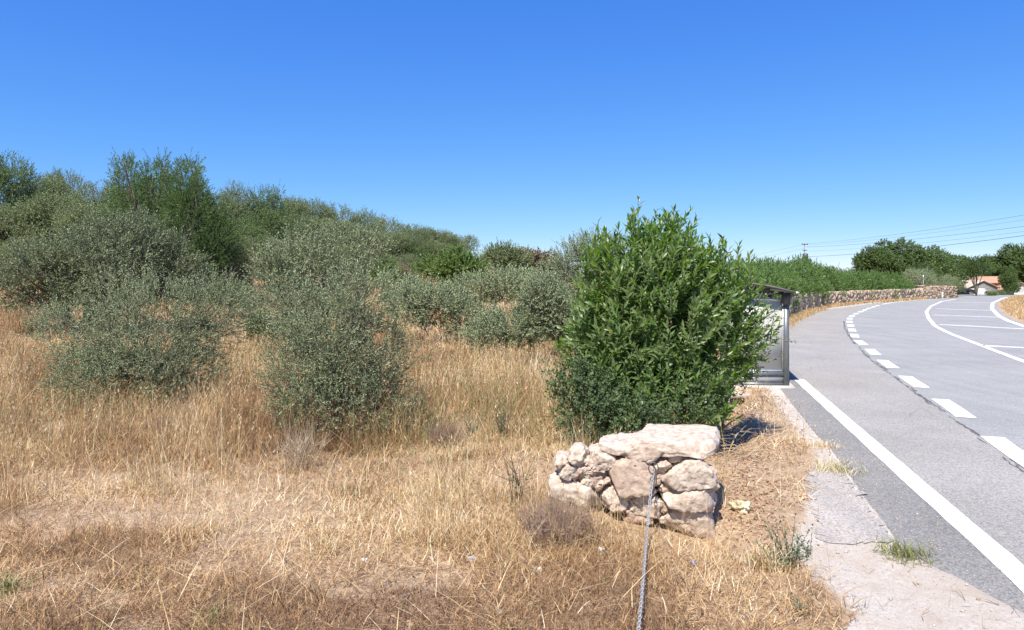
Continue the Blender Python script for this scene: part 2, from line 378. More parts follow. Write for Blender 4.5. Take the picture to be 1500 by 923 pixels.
# ------------------------------------------------------------------ flat sheets
def sheet(name, poly, z, mat, label, kind='structure', jag=0.0, sub=None):
    P = np.array(poly, float)
    if sub:
        Q = []
        for i in range(len(P)):
            a, b = P[i], P[(i + 1) % len(P)]; n = max(1, min(60, int(np.linalg.norm(b - a) / sub)))
            for k in range(n): Q.append(a + (b - a) * k / n)
        P = np.array(Q)
        if jag: P = P + RNG.normal(0, jag, P.shape)
    V = [Vector((p[0], p[1], 0)) for p in P]
    tris = tessellate_polygon([V])
    o = build(name, np.c_[P, np.full(len(P), z)], [tuple(t) for t in tris], mat)
    # face up
    me = o.data
    if sum(p.normal.z for p in me.polygons) < 0: me.flip_normals()
    return tag(o, label, None, None, kind)
def resample(P, step):
    P = np.asarray(P, float); seg = np.linalg.norm(np.diff(P, axis=0), axis=1); s = np.r_[0, np.cumsum(seg)]
    # smooth via Catmull-like interpolation
    n = max(2, int(s[-1] / step)); t = np.linspace(0, s[-1], n + 1)
    Q = np.stack([np.interp(t, s, P[:, 0]), np.interp(t, s, P[:, 1])], 1)
    for _ in range(3):
        Q[1:-1] = .25 * Q[:-2] + .5 * Q[1:-1] + .25 * Q[2:]
    return Q
def strip(P, w):
    t = nrm(np.gradient(P, axis=0)); n = np.stack([-t[:, 1], t[:, 0]], 1)
    return np.concatenate([P + n * w / 2, (P - n * w / 2)])
def strip_mesh(mb, P, w, z, jag=0.004):
    S = strip(P, w) + RNG.normal(0, jag, (2 * len(P), 2)); k = len(P)
    mb.add(np.c_[S, np.full(2 * k, z)], [(i, k + i, k + i + 1, i + 1) for i in range(k - 1)])

le = left_edge
rl = right_line.copy(); rl[:, 0] += .55
le_r = resample(le[:14], .12); le_r = le_r + RNG.normal(0, .012, le_r.shape)
outline = np.concatenate([le_r, le[14:], np.array([[80, 121], [140, 122]]), rl[::-1]])
sheet('road', outline, 0.0, M['road'], 'pale sun-bleached asphalt road curving right')
seam = GP([(2600, 1290), (1800, 870), (1620, 772), (1500, 688), (1450, 650), (1390, 610), (1330, 567), (1280, 530), (1250, 502), (1238, 482), (1236, 470), (1238, 464), (1246, 458.5), (1258, 454), (1296, 443.4)])
edge_line = GP([(2600, 1837), (1530, 877), (1500, 848), (1332, 700), (1170, 556)])
seam_r = resample(seam, .5)
bay_in = resample(edge_line, .5)
bay = np.concatenate([bay_in[:-1], np.array([[7.9, 18.6]]), bay_kerb[1:], kerb_far[:4], seam_r[::-1]])
sheet('bus_bay', bay, .004, M['bay'], 'pinkish grey bus lay-by surface beside the main road')
edgeas = np.concatenate([le_r, np.array([[7.5, 18.5]]), bay_in[::-1]])
sheet('asphalt_edge', edgeas, .004, M['edgeasph'], 'coarse worn asphalt shoulder outside the white edge line')
mb = MB(); strip_mesh(mb, resample(edge_line, .3), .25, .009); 
tag(mb.build('edge_line', M['paint']), 'wide solid white edge line of the lay-by', None, None, 'structure')
dl = GP([(2300, 1140), (1620, 752), (1480, 660), (1395, 597), (1332, 556), (1295, 530), (1274, 512), (1254, 497), (1248, 483), (1244, 471), (1245, 466), (1248, 463), (1254, 459.5), (1262, 456.3), (1272, 452), (1292, 446)])
dr = resample(dl, .1); s = np.r_[0, np.cumsum(np.linalg.norm(np.diff(dr, axis=0), axis=1))]
c0 = s[np.argmin(abs(dr[:, 1] - 13.9))]
mb = MB(); k = -4
while True:
    a = c0 + k * 3.85 - 1.15; b = a + 2.2
    if b > s[-1]: break
    if a > 0:
        P = dr[(s >= a) & (s <= b)]
        if len(P) > 2: strip_mesh(mb, P[::3], .34, .009)
    k += 1
tag(mb.build('dashed_line', M['paint']), 'broken white line between lay-by and road', None, None, 'structure')
mb = MB(); far_l = resample(GP([(1292, 446), (1308, 443), (1351, 439), (1400, 436.4)]), 1); strip_mesh(mb, far_l, .2, .009); 
strip_mesh(mb, resample(GP([(2300, 830), (1700, 597), (1500, 530), (1421, 500), (1392, 489), (1370, 478), (1360, 466), (1357, 457), (1363, 449), (1380, 441.5), (1400, 438.5)]), .5), .22, .009)
strip_mesh(mb, resample(right_line[:11], .5), .3, .009)
for a, b in (((1385, 442.6), (1452, 443.6)), ((1371, 452.3), (1453, 455)), ((1367, 461.5), (1464, 465)), ((1376, 475.5), (1500, 482)), ((1440, 506.5), (1640, 517)), ((1580, 548), (1900, 571))):
    strip_mesh(mb, np.linspace(G(*a), G(*b), 8), .42, .009)
tag(mb.build('lane_lines', M['paint']), 'white curved lines and hatch bars of the central reserve', None, None, 'structure')
# ragged tar seam along the lay-by
mb = MB(); sr = resample(seam[1:11], .11)
off = np.cumsum(RNG.normal(0, .012, sr.shape), axis=0); off -= np.linspace(0, 1, len(off))[:, None] * off[-1]
for k in range(260):
    i = RNG.integers(0, len(sr) - 8); n = RNG.integers(4, 8)
    P = sr[i:i + n] + RNG.normal(0, .06) + RNG.normal(0, .012, (n, 2))
    strip_mesh(mb, P, RNG.uniform(.006, .028), .0065 + .00001 * k, .006)
tag(mb.build('road_seam', tint_mat('tar crack', [(0, (.10, .095, .09)), (1, (.15, .14, .13))])), 'cracked dark seam between lay-by and main road', None, None, 'structure')
# worn slab in the verge
def GPz(l, z): return [G(p[0], p[1], z) for p in l]
sheet('verge_slab', GPz([(1186, 694), (1206, 690), (1240, 700), (1265, 735), (1308, 796), (1262, 800), (1205, 801), (1196, 770), (1186, 730)], .0), .024, M['slab'], 'dark worn grey slab in the verge beside the asphalt', jag=.045, sub=.07)
# pale crack along slab edge
mb = MB(); strip_mesh(mb, resample(GP([(1170, 607), (1195, 641), (1212, 656), (1243, 701), (1263, 731), (1288, 764), (1312, 797)]), .12), .022, .016, .010)
tag(mb.build('verge_joint', M['conc']), 'pale crumbling joint along the asphalt edge', None, None, 'structure')
# kerb at the far side of the lay-by
def ribbon3(name, P, w, z0, z1, mat, label, kind='structure'):
    P = resample(P, .8); S = strip(P, w); k = len(P)
    V = np.concatenate([np.c_[S, np.full(2 * k, z1)], np.c_[S, np.full(2 * k, z0)]])
    Fc = []
    for i in range(k - 1):
        Fc += [(i, k + i, k + i + 1, i + 1), (2 * k + i, i, i + 1, 2 * k + i + 1), (k + i, 3 * k + i, 3 * k + i + 1, k + i + 1)]
    return tag(build(name, V, Fc, mat), label, None, None, kind)
ribbon3('kerb', np.concatenate([bay_kerb, kerb_far]) + np.array([-.12, .1]), .2, -.1, .12, M['conc'], 'low pale concrete kerb at the far edge of the lay-by')
# dry strip/pavement behind the kerb is ground
# drain edging: curved grey strip right of the stone pile
dk = GPz([(1072, 672), (1092, 688), (1108, 705), (1120, 730), (1132, 760), (1146, 786)], .0)
ribbon3('drain_edging', np.array(dk), .11, -.3, .006, M['drainconc'], 'curved concrete drain edging strip in the verge')

# ------------------------------------------------------------------ leaves
def leaves_mesh(pos, d, nor, Ln, Wd, tint, quality=1):
    side = nrm(np.cross(d, nor)); nor = nrm(np.cross(side, d))
    n = len(pos); Ln = np.asarray(Ln)[:, None]; Wd = np.asarray(Wd)[:, None]
    if quality == 2:
        mid = pos + d * Ln * .5
        V = np.stack([pos, mid + side * Wd * .5 + nor * Wd * .18, mid - nor * 0.0 * Wd, mid - side * Wd * .5 + nor * Wd * .18, pos + d * Ln - nor * Ln * .14], 1)
        b = np.arange(n)[:, None, None] * 5
        Fc = (b + np.array([[[0, 2, 1], [0, 3, 2], [1, 2, 4], [2, 3, 4]]])).reshape(-1, 3)
        return V.reshape(-1, 3), Fc, np.repeat(tint, 5)
    mid = pos + d * Ln * .45
    V = np.stack([pos, mid - side * Wd * .5, pos + d * Ln, mid + side * Wd * .5], 1)
    b = np.arange(n)[:, None] * 4
    return V.reshape(-1, 3), b + np.array([[0, 1, 2, 3]]), np.repeat(tint, 4)
def rand_dir(n, rng):
    return nrm(rng.normal(0, 1, (n, 3)))
def make_shoots(starts, dirs, slen, nleaf, leafL, leafW, beta, rng, tintf, quality=1, spread=.0, curve=.15):
    S = len(starts); dirs = nrm(dirs)
    ref = rand_dir(S, rng); u = nrm(np.cross(dirs, ref)); v = np.cross(dirs, u)
    sl = slen * rng.uniform(.6, 1.3, S)
    bend = rand_dir(S, rng) * curve + np.array([0, 0, curve * .6])
    t = np.tile(np.linspace(.12, 1, nleaf), (S, 1)) + rng.uniform(-.03, .03, (S, nleaf))
    th = np.arange(nleaf)[None, :] * 2.4 + rng.uniform(0, 6, (S, 1)) + rng.normal(0, .25, (S, nleaf))
    axis_ = dirs[:, None, :] + bend[:, None, :] * (2 * t[..., None])
    axis_ = nrm(axis_)
    p = starts[:, None, :] + sl[:, None, None] * (dirs[:, None, :] * t[..., None] + bend[:, None, :] * t[..., None] ** 2)
    if spread: p = p + rng.normal(0, spread, p.shape)
    r = np.cos(th)[..., None] * u[:, None, :] + np.sin(th)[..., None] * v[:, None, :]
    bt = (beta * (1 - .45 * t) + rng.normal(0, .16, t.shape))[..., None]
    d = nrm(axis_ * np.cos(bt) + r * np.sin(bt)); nor = nrm(axis_ * np.sin(bt) - r * np.cos(bt))
    n = S * nleaf
    Ln = leafL * rng.uniform(.65, 1.2, n) * np.repeat(rng.uniform(.8, 1.15, S), nleaf); Wd = leafW * rng.uniform(.75, 1.2, n)
    ti = np.clip(np.repeat(tintf, nleaf) + rng.normal(0, .12, n), 0, 1)
    stems = np.stack([starts, starts + sl[:, None] * (dirs * .5 + bend * .25), starts + sl[:, None] * (dirs + bend)], 1)
    return leaves_mesh(p.reshape(-1, 3), d.reshape(-1, 3), nor.reshape(-1, 3), Ln, Wd, ti, quality), stems
def stems_mesh(st, r0, tint=.4):
    """st (S,3,3) poly-lines -> 3-sided tapered prisms, quads"""
    S = len(st); V = []
    tan = nrm(st[:, 2] - st[:, 0]); u = nrm(np.cross(tan, np.array([.31, .77, .2]))); v = np.cross(tan, u)
    for k, f in enumerate((1, .7, .25)):
        for a in (0, 2.094, 4.189):
            V.append(st[:, k] + r0 * f * (math.cos(a) * u + math.sin(a) * v))
    V = np.stack(V, 1).reshape(-1, 3); b = np.arange(S)[:, None, None] * 9
    q = [[k * 3 + j, k * 3 + (j + 1) % 3, k * 3 + 3 + (j + 1) % 3, k * 3 + 3 + j] for k in range(2) for j in range(3)]
    return V, (b + np.array([q])).reshape(-1, 4), np.full(len(V), tint)
def sample_lobes(lobes, n, rng, inner=.35):
    """points in a union of ellipsoids, biased to the outside; returns points + outward"""
    w = np.array([l[3] * l[4] * l[5] for l in lobes]) ** .75; w /= w.sum()
    idx = rng.choice(len(lobes), n, p=w); Lb = np.array(lobes, float)[idx]
    d = rand_dir(n, rng); r = inner + (1 - inner) * rng.uniform(0, 1, n) ** .55
    r = r * (.82 + .36 * vn(d[:, 0] * 3 + idx * 7, d[:, 2] * 3 + d[:, 1] * 2, 1, 21))
    return Lb[:, :3] + d * r[:, None] * Lb[:, 3:6], nrm(d / Lb[:, 3:6] * Lb[:, 3:6].mean(1, keepdims=True)), idx
def bez(a, b, c, n=6):
    t = np.linspace(0, 1, n)[:, None]
    return a * (1 - t) ** 2 + 2 * b * t * (1 - t) + c * t * t

def plant(name, label, cat, group, base, lobes, nshoot, slen, nleaf, leafL, leafW, mat, seed, beta=.8, up=.5, rnd=.5, quality=1,
          trunk_r=.07, nstem=1, twig=.004, spread=0., inner=.35, gap=.0, extra=None, floor=.05, twigs=True, limbs=None, tint_sh=0.0, clump=.5):
    """lobes in local space (base at origin)"""
    rng = np.random.default_rng(seed)
    o = thing(name, base, label, cat, group)
    P, out, idx = sample_lobes(lobes, nshoot, rng, inner)
    keep = P[:, 2] > floor
    if gap:
        keep &= vn3(P, clump, seed) > gap
    P, out, idx = P[keep], out[keep], idx[keep]
    dirs = out * 1.0 + np.array([0, 0, up]) + rng.normal(0, rnd, P.shape)
    if extra is not None:
        P = np.concatenate([P, extra[0]]); dirs = np.concatenate([dirs, extra[1]]); idx = np.r_[idx, np.zeros(len(extra[0]), int)]
    tf = .15 + .7 * vn3(P, clump * 1.2, seed + 9) + tint_sh
    (V, Fc, T), stems = make_shoots(P, dirs, slen, nleaf, leafL, leafW, beta, rng, tf, quality, spread)
    build('crown', V, Fc, mat, o, T)
    mb = MB()
    Lb = np.array(lobes, float)
    roots = [np.array([rng.normal(0, .04) * (nstem > 1) * 2, rng.normal(0, .04) * (nstem > 1) * 2, -.1]) for _ in range(nstem)]
    for i, l in enumerate(Lb):
        rt = roots[i % nstem]; c = l[:3]
        midp = rt * .4 + c * .6; midp = np.array([rt[0] + (c[0] - rt[0]) * .35, rt[1] + (c[1] - rt[1]) * .35, rt[2] + (c[2] - rt[2]) * .6]) + rng.normal(0, .05, 3) * l[3]
        rr = trunk_r * (1.0 if i < nstem else .7)
        pts = bez(rt, midp, c + np.array([0, 0, l[5] * .35]), 7); mb.tube(pts, np.linspace(rr, rr * .22, 7), 7, rng.uniform(.2, .8))
        nb = (limbs if limbs is not None else 7)
        Pi = P[idx == i]
        for _ in range(nb):
            if len(Pi) == 0: break
            tgt = Pi[rng.integers(len(Pi))]; s0 = pts[rng.integers(2, 6)]
            mb.tube(bez(s0, (s0 + tgt) / 2 + np.array([0, 0, -.05 * l[5]]) + rng.normal(0, .06, 3) * l[3], tgt, 5), np.linspace(rr * .35, twig * 1.2, 5), 5, rng.uniform(.2, .8), cap=False)
    Vt, Ft, Tt = np.concatenate(mb.V), mb.F, np.concatenate(mb.T)
    if twigs:
        Vs, Fs, Ts = stems_mesh(stems, twig)
        Ft = Ft + (Fs + len(Vt)).tolist(); Vt = np.concatenate([Vt, Vs]); Tt = np.concatenate([Tt, Ts])
    build('trunk', Vt, Ft, M['bark'], o, Tt, True)
    return o

def lob(*pxs, d, base, dy=None):
    """lobes from photo pixels (cx,cy,rx,ry) at depth d, relative to a base point"""
    out = []
    for k, (cx, cy, rx_, rz_) in enumerate(pxs):
        w = W(cx, cy, d) - np.array(base); rr = rx_ * d / F
        yo = 0 if dy is None else dy[k]
        out.append((w[0], w[1] * 0 + yo, w[2], rr, (rr * .85), rz_ * d / F))
    return out

# ---- laurel
LB = np.array([2.32, 10.9, 0.0]); LB[2] = gz(LB[0], LB[1])
lobes = lob((962, 490, 100, 112), (918, 432, 54, 66), (1022, 448, 54, 70), (898, 505, 58, 76), (1052, 500, 56, 66), (970, 395, 50, 50), (965, 585, 86, 58), (908, 572, 50, 46), d=10.9, base=LB, dy=[0, -.2, .2, -.3, .1, 0, -.35, -.5])
rng = np.random.default_rng(5)
tips = [(862, 372), (885, 345), (925, 322), (932, 340), (960, 352), (978, 325), (992, 330), (1004, 345), (1042, 362), (1060, 365), (1080, 392), (905, 352), (945, 345), (1020, 372), (870, 400), (1095, 420), (1050, 380), (890, 375), (988, 318)]
ep = []; ed = []
for tx, ty in tips:
    w = W(tx, ty + 10, 10.9) - LB
    for _ in range(4):
        ep.append([w[0] + rng.normal(0, .05), rng.normal(0, .3), w[2] - rng.uniform(.05, .38)]); ed.append([rng.normal(.04, .12), rng.normal(0, .12), 1])
plant('laurel_bush', 'big glossy bright green laurel bush standing behind the stone wall end', 'bush', None, LB, lobes, 2500, .36, 13, .158, .047, M['laurel'], 31,
      beta=.78, up=.95, rnd=.38, quality=2, trunk_r=.07, nstem=5, twig=.005, gap=.24, clump=.3, extra=(np.array(ep), np.array(ed)), inner=.4, floor=.2)
# ---- dark small-leaved shrub at the laurel's foot
SB = np.array([1.55, 9.75, 0.0]); SB[2] = gz(SB[0], SB[1])
lobes = lob((860, 592, 46, 44), (915, 612, 56, 34), (985, 608, 46, 30), (838, 560, 26, 34), (880, 575, 22, 20), (1040, 582, 26, 26), d=9.9, base=SB, dy=[0, -.1, .1, 0, .1, .3])
plant('privet_shrub', 'dark small-leaved shrub spreading low at the foot of the laurel', 'shrub', None, SB, lobes, 1500, .22, 11, .05, .028, M['smallleaf'], 32,
      beta=1.0, up=.45, rnd=.6, quality=2, trunk_r=.025, nstem=5, twig=.0025, gap=.2, clump=.22, floor=.12)
# ---- pale twiggy shrub reaching over the shelter pane
TB = np.array([3.35, 11.2, 0.0]); TB[2] = gz(TB[0], TB[1])
rng = np.random.default_rng(77)
ep = []; ed = []
for (x0, y0, x1, y1) in ((1060, 470, 1146, 458), (1070, 500, 1140, 482), (1060, 530, 1130, 520), (1060, 470, 1125, 432), (1050, 550, 1112, 545), (1080, 480, 1145, 500), (1060, 510, 1135, 470), (1030, 450, 1080, 395), (1010, 500, 1060, 440)):
    for t in np.linspace(.15, .9, 9):
        w = W(x0 + (x1 - x0) * t, y0 + (y1 - y0) * t, 10.9) - TB
        ep.append(w + rng.normal(0, .06, 3) + np.array([0, -.3 * 0, 0])); ed.append([x1 - x0 + rng.normal(0, 25), rng.normal(0, 30), -(y1 - y0) + rng.normal(0, 25)])
lobes = lob((1085, 500, 26, 40), (1065, 545, 30, 26), d=11.2, base=TB, dy=[-.2, -.2])
plant('dusty_shrub', 'pale dusty-leaved shrub with thin branches reaching across the shelter pane', 'shrub', None, TB, lobes, 90, .2, 8, .055, .03, M['paleleaf'], 33,
      beta=1.0, up=.1, rnd=.6, quality=2, trunk_r=.02, nstem=3, twig=.004, extra=(np.array(ep), nrm(np.array(ed))))

# ---- olives and field shrubs: (name label, base px, base py, lobes px, depth..., leaf params)
def field_plant(name, label, cat, group, bpx, bpy_, lobes_px, mat, seed, nshoot, nleaf=14, leafL=.055, leafW=.0125, slen=.26, dy=None, **kw):
    x, y, z = hit(bpx, bpy_)
    base = (x, y, z)
    lb = lob(*lobes_px, d=y, base=base, dy=dy)
    return plant(name, label, cat, group, base, lb, nshoot, slen, nleaf, leafL, leafW, mat, seed, **kw)
OG = 'olive trees and shrubs in the dry field'
field_plant('olive_tree', 'rounded grey-green olive bush in the left foreground, branches to the ground', 'olive tree', OG, 205, 592,
            [(225, 490, 88, 82), (140, 500, 55, 62), (290, 470, 55, 62), (215, 530, 78, 55), (310, 450, 40, 46), (100, 480, 36, 34), (165, 440, 50, 40), (190, 555, 95, 40), (130, 545, 50, 36), (270, 545, 60, 34)], M['olive'], 41, 6200, 15, dy=[0, -.3, .4, -.2, .5, 0, .2, -.3, -.2, .1],
            up=.5, rnd=.5, trunk_r=.045, nstem=4, gap=.34, clump=.3, beta=.7, twig=.003)
field_plant('olive_tree', 'upright feathery olive bush nearest the centre, pale stems showing low down', 'olive tree', OG, 500, 640,
            [(500, 490, 72, 92), (455, 540, 55, 70), (545, 540, 55, 75), (500, 590, 80, 46), (520, 450, 52, 52), (440, 590, 38, 42), (570, 590, 36, 46), (420, 455, 34, 40)], M['olive'], 42, 5400, 15, dy=[0, -.2, .2, -.1, .1, 0, 0, .3],
            up=.7, rnd=.5, trunk_r=.03, nstem=6, gap=.36, clump=.26, beta=.65, twig=.003)
field_plant('olive_tree', 'taller open olive tree behind the centre bush, silvery crown leaning right', 'olive tree', OG, 450, 545,
            [(455, 395, 62, 58), (420, 440, 48, 55), (500, 375, 46, 40), (470, 465, 60, 60), (400, 400, 30, 34), (540, 360, 30, 26)], M['olive'], 43, 3300, 14, .08, .021, .34, dy=[0, -.3, .3, 0, 0, .3],
            up=.6, rnd=.55, trunk_r=.07, nstem=3, gap=.36, clump=.45, beta=.7, twig=.004)
field_plant('olive_tree', 'largest dome-shaped olive tree at the left, dark hollow beneath its crown', 'olive tree', OG, 120, 492,
            [(165, 385, 88, 62), (90, 410, 66, 55), (215, 390, 62, 52), (150, 412, 100, 34), (50, 415, 46, 44), (185, 345, 52, 28), (250, 400, 30, 40), (20, 425, 26, 36)], M['olive_dark'], 44, 7500, 14, .11, .030, .42, dy=[0, -.8, .8, 0, 0, .5, .8, 0],
            up=.5, rnd=.5, trunk_r=.16, nstem=3, gap=.3, clump=.8, beta=.75, twig=.006, floor=1.1)
field_plant('olive_shrub', 'small olive shrub between the two large left olives', 'shrub', OG, 85, 500,
            [(80, 478, 32, 22), (60, 470, 20, 18)], M['olive'], 45, 260, 12, .08, .02, .3, up=.5, nstem=3, trunk_r=.03, gap=.25)
def big_wattle(label, bpx, d, lobes_px, seed, ns):
    x = (bpx - CX) * d / F; base = (x, d, gz(x, d))
    rg = np.random.default_rng(seed)
    lb = lob(*lobes_px, d=d, base=base, dy=[float(v) for v in rg.normal(0, .5, len(lobes_px))])
    plant('wattle_tree', label, 'tree', 'large wattles standing before the hillside thicket', base, lb, ns, .62, 16, .17, .028, M['wattle_dark'], seed, beta=.65, up=.75, rnd=.5, trunk_r=.14, nstem=2, gap=.27, clump=.9, limbs=5, twigs=False, floor=.2, inner=.45)
big_wattle('tall feathery dark green wattle, left one of the twin pointed crowns', 215, 36, [(215, 330, 48, 60), (200, 290, 26, 40), (185, 262, 9, 26), (236, 272, 16, 32), (237, 245, 5, 16), (215, 375, 56, 38), (180, 350, 36, 45), (186, 238, 4, 14)], 701, 2600)
big_wattle('broad feathery dark green wattle, right one of the twin pointed crowns', 290, 35, [(288, 335, 42, 56), (275, 285, 22, 36), (271, 256, 9, 24), (300, 300, 18, 28), (295, 380, 52, 34), (325, 360, 26, 40), (252, 330, 26, 50), (272, 240, 4, 12)], 702, 2600)
mids = [
 ('low grey shrub filling the gap right of the centre olive', 640, 506, [(640, 455, 50, 42), (600, 450, 38, 40), (680, 475, 34, 44)], 'olive', 900),
 ('rounded blue-grey shrub in the middle of the field', 745, 534, [(745, 485, 50, 40), (715, 500, 34, 30), (780, 480, 34, 40)], 'olive', 900),
 ('grey shrub mass at the laurel edge under the tall olive', 815, 535, [(820, 470, 38, 55), (795, 440, 36, 42), (838, 500, 24, 38)], 'olive', 900),
 ('broad silver shrub behind the blue-grey one', 710, 468, [(700, 430, 46, 28), (740, 425, 42, 28), (665, 440, 30, 26)], 'olive', 700),
 ('sparse grey-green shrub left of the centre gap', 600, 480, [(600, 435, 30, 26), (575, 425, 22, 22)], 'olive', 400),
 ('young green ash-leaved tree above the field shrubs', 675, 432, [(672, 398, 26, 18), (655, 406, 16, 14), (692, 402, 16, 16), (668, 386, 12, 12)], 'green', 600),
 ('lime green little bush in front of the hill thicket', 563, 432, [(563, 405, 14, 12)], 'green', 140),
 ('low yellow-green bush at the foot of the hill', 640, 415, [(632, 398, 16, 8)], 'green', 120),
 ('narrow grey shrub in the gap left of the centre olive', 385, 520, [(385, 490, 22, 24), (372, 478, 16, 20)], 'scrub', 260),
 ('low greenish shrub beyond the left foreground olive', 345, 470, [(345, 445, 30, 20), (325, 435, 20, 16)], 'scrub', 300),
 ('dark shrub on the right skyline of the field', 735, 404, [(735, 385, 26, 17), (757, 390, 18, 12)], 'scrub', 420),
 ('reddish brown shrub beside the tall grey olive', 775, 410, [(775, 394, 26, 15), (800, 396, 16, 12)], 'brown', 380),
 ('grey-green shrub low on the right of the field gap', 765, 440, [(765, 420, 30, 16), (795, 425, 20, 18)], 'olive', 300),
]
for i, (lbl, bx_, by_, lp, mt, ns) in enumerate(mids):
    x, y, z = hit(bx_, by_)
    sc = y / F
    lp = [(a_, b_ - 4, c_ * .8, d_ * .66) for a_, b_, c_, d_ in lp]
    field_plant('field_shrub', lbl, 'shrub', 'shrubs in the middle of the field', bx_, by_, lp, M[mt], 60 + i, int(ns * 1.8), 13, max(.07, 4.4 * sc), max(.018, 1.25 * sc) * (1.7 if mt in ('green', 'brown') else 1), max(.28, 15 * sc), up=.6, rnd=.55, nstem=3, trunk_r=.03, gap=.28, clump=.5, beta=.75, twig=.004)
field_plant('olive_tree', 'tall loose grey olive tree rising behind the left shoulder of the laurel', 'olive tree', OG, 850, 505,
            [(845, 400, 40, 46), (820, 430, 34, 50), (870, 375, 34, 30), (835, 470, 40, 42), (905, 380, 36, 26)], M['olive'], 47, 3000, 14, .10, .025, .4, up=.6, rnd=.55, trunk_r=.08, nstem=3, gap=.3, clump=.6, beta=.7, twig=.005)

# ------------------------------------------------------------------ hillside thicket (shared prototypes)
def unit_tree(kind, mat, seed):
    rng = np.random.default_rng(seed)
    if kind == 'spire':
        lobes = [(rng.normal(0, .03), rng.normal(0, .03), .12 + .14 * k, .27 - .034 * k, .26 - .034 * k, .13) for k in range(6)] + [(0, 0, .3, .3, .28, .26)] + \
                [(math.cos(a) * .16, math.sin(a) * .16, rng.uniform(.2, .5), .14, .14, .16) for a in rng.uniform(0, 6.3, 4)]
        lobes += [(rng.normal(0, .03), rng.normal(0, .03), .90, .035, .035, .09)]
        up, g = .9, .30
    elif kind == 'round':
        lobes = [(0, 0, .55, .36, .34, .40)] + [(math.cos(a) * rng.uniform(.15, .3), math.sin(a) * .26, rng.uniform(.35, .78), .2, .2, .2) for a in rng.uniform(0, 6.3, 8)]
        lobes += [(rng.uniform(-.22, .22), rng.uniform(-.2, .2), rng.uniform(.85, .95), .05, .05, .09) for _ in range(4)]
        up, g = .6, .32
    else:   # low
        lobes = [(0, 0, .45, .42, .38, .42)] + [(math.cos(a) * .3, math.sin(a) * .28, rng.uniform(.3, .7), .22, .22, .24) for a in rng.uniform(0, 6.3, 7)]
        up, g = .5, .3
    o = plant('tree', 'x', 'tree', None, (0, 0, 0), lobes, 4200 if kind != 'low' else 3600, .075, 9, .022, .0095, mat, seed, beta=.8, up=up, rnd=.6, trunk_r=.010, nstem=2, twig=.0012, gap=g, clump=.14, floor=.03, limbs=4, twigs=False)
    return o
protos = {}
def proto(kind, mt, v):
    key = (kind, mt, v)
    if key not in protos:
        protos[key] = [unit_tree(kind, M[mt], 200 + hash_key(key)), False]
    return protos[key]
def hash_key(k): return (sum(ord(c) for c in k[0] + k[1]) * 7 + k[2] * 31) % 900
ORD = ['first', 'second', 'third', 'fourth', 'fifth', 'sixth', 'seventh', 'eighth', 'ninth', 'tenth', 'eleventh', 'twelfth', 'thirteenth', 'fourteenth', 'fifteenth', 'sixteenth', 'seventeenth', 'eighteenth', 'nineteenth', 'twentieth', 'twenty-first', 'twenty-second', 'twenty-third', 'twenty-fourth', 'twenty-fifth', 'twenty-sixth']
def place_tree(px, top, d, wpx, kind, mt, name, label, group, cat='tree'):
    pr = proto(kind, mt, random.randrange(2))
    if not pr[1]: o = pr[0]; pr[1] = True
    else: o = copy_thing(pr[0])
    x = (px - CX) * d / F; z = gz(x, d)
    h = max(.8, (H - (top - HY) * d / F) - z)
    w = wpx * d / F
    o.location = (x, d, z - .05); o.scale = (w, w, h); o.rotation_euler = (0, 0, random.uniform(0, 6.28))
    o.name = name; tag(o, label, cat, group)
    return o
sky_row = [(-70, 235, 52, 95, 'round', 'scrub'), (12, 222, 50, 85, 'round', 'wattle'), (60, 258, 62, 90, 'round', 'scrub'), (100, 250, 66, 80, 'round', 'scrub'), (140, 266, 60, 85, 'round', 'scrub'),
           (186, 226, 48, 130, 'spire', 'wattle'), (236, 232, 49, 130, 'spire', 'wattle'), (274, 232, 47, 140, 'spire', 'wattle'), (208, 252, 50, 120, 'spire', 'wattle'), (255, 250, 51, 120, 'spire', 'wattle'), (225, 275, 46, 120, 'round', 'wattle'), (298, 276, 50, 70, 'spire', 'wattle'), (318, 284, 58, 80, 'round', 'scrub'), (350, 268, 60, 70, 'round', 'scrub'),
           (392, 272, 62, 75, 'round', 'wattle'), (425, 288, 66, 75, 'round', 'scrub'), (462, 292, 68, 75, 'round', 'scrub'), (500, 300, 72, 70, 'round', 'scrub'), (538, 308, 74, 70, 'round', 'scrub'),
           (570, 318, 77, 70, 'round', 'scrub'), (606, 328, 80, 70, 'round', 'scrub'), (640, 336, 82, 65, 'round', 'scrub'), (672, 344, 84, 60, 'round', 'scrub'), (720, 366, 86, 46, 'low', 'scrub'), (748, 366, 88, 42, 'round', 'scrub'), (778, 376, 88, 40, 'low', 'brown'), (812, 380, 90, 50, 'low', 'scrub')]
mid_row = [(-40, 290, 44, 100, 'round', 'scrub'), (25, 300, 44, 110, 'round', 'scrub'), (85, 285, 46, 110, 'round', 'scrub'), (140, 300, 42, 110, 'round', 'scrub'), (200, 280, 44, 100, 'spire', 'wattle'),
           (245, 285, 42, 105, 'round', 'wattle'), (300, 290, 41, 95, 'spire', 'wattle'), (350, 320, 48, 90, 'round', 'wattle'), (385, 305, 54, 90, 'round', 'wattle'), (430, 312, 58, 90, 'round', 'scrub'), (478, 320, 60, 90, 'round', 'scrub'),
           (522, 328, 64, 80, 'round', 'scrub'), (560, 338, 68, 76, 'round', 'scrub'), (598, 346, 70, 72, 'round', 'wattle'), (632, 352, 72, 66, 'round', 'scrub'), (664, 360, 74, 60, 'round', 'scrub'), (696, 372, 76, 46, 'low', 'scrub')]
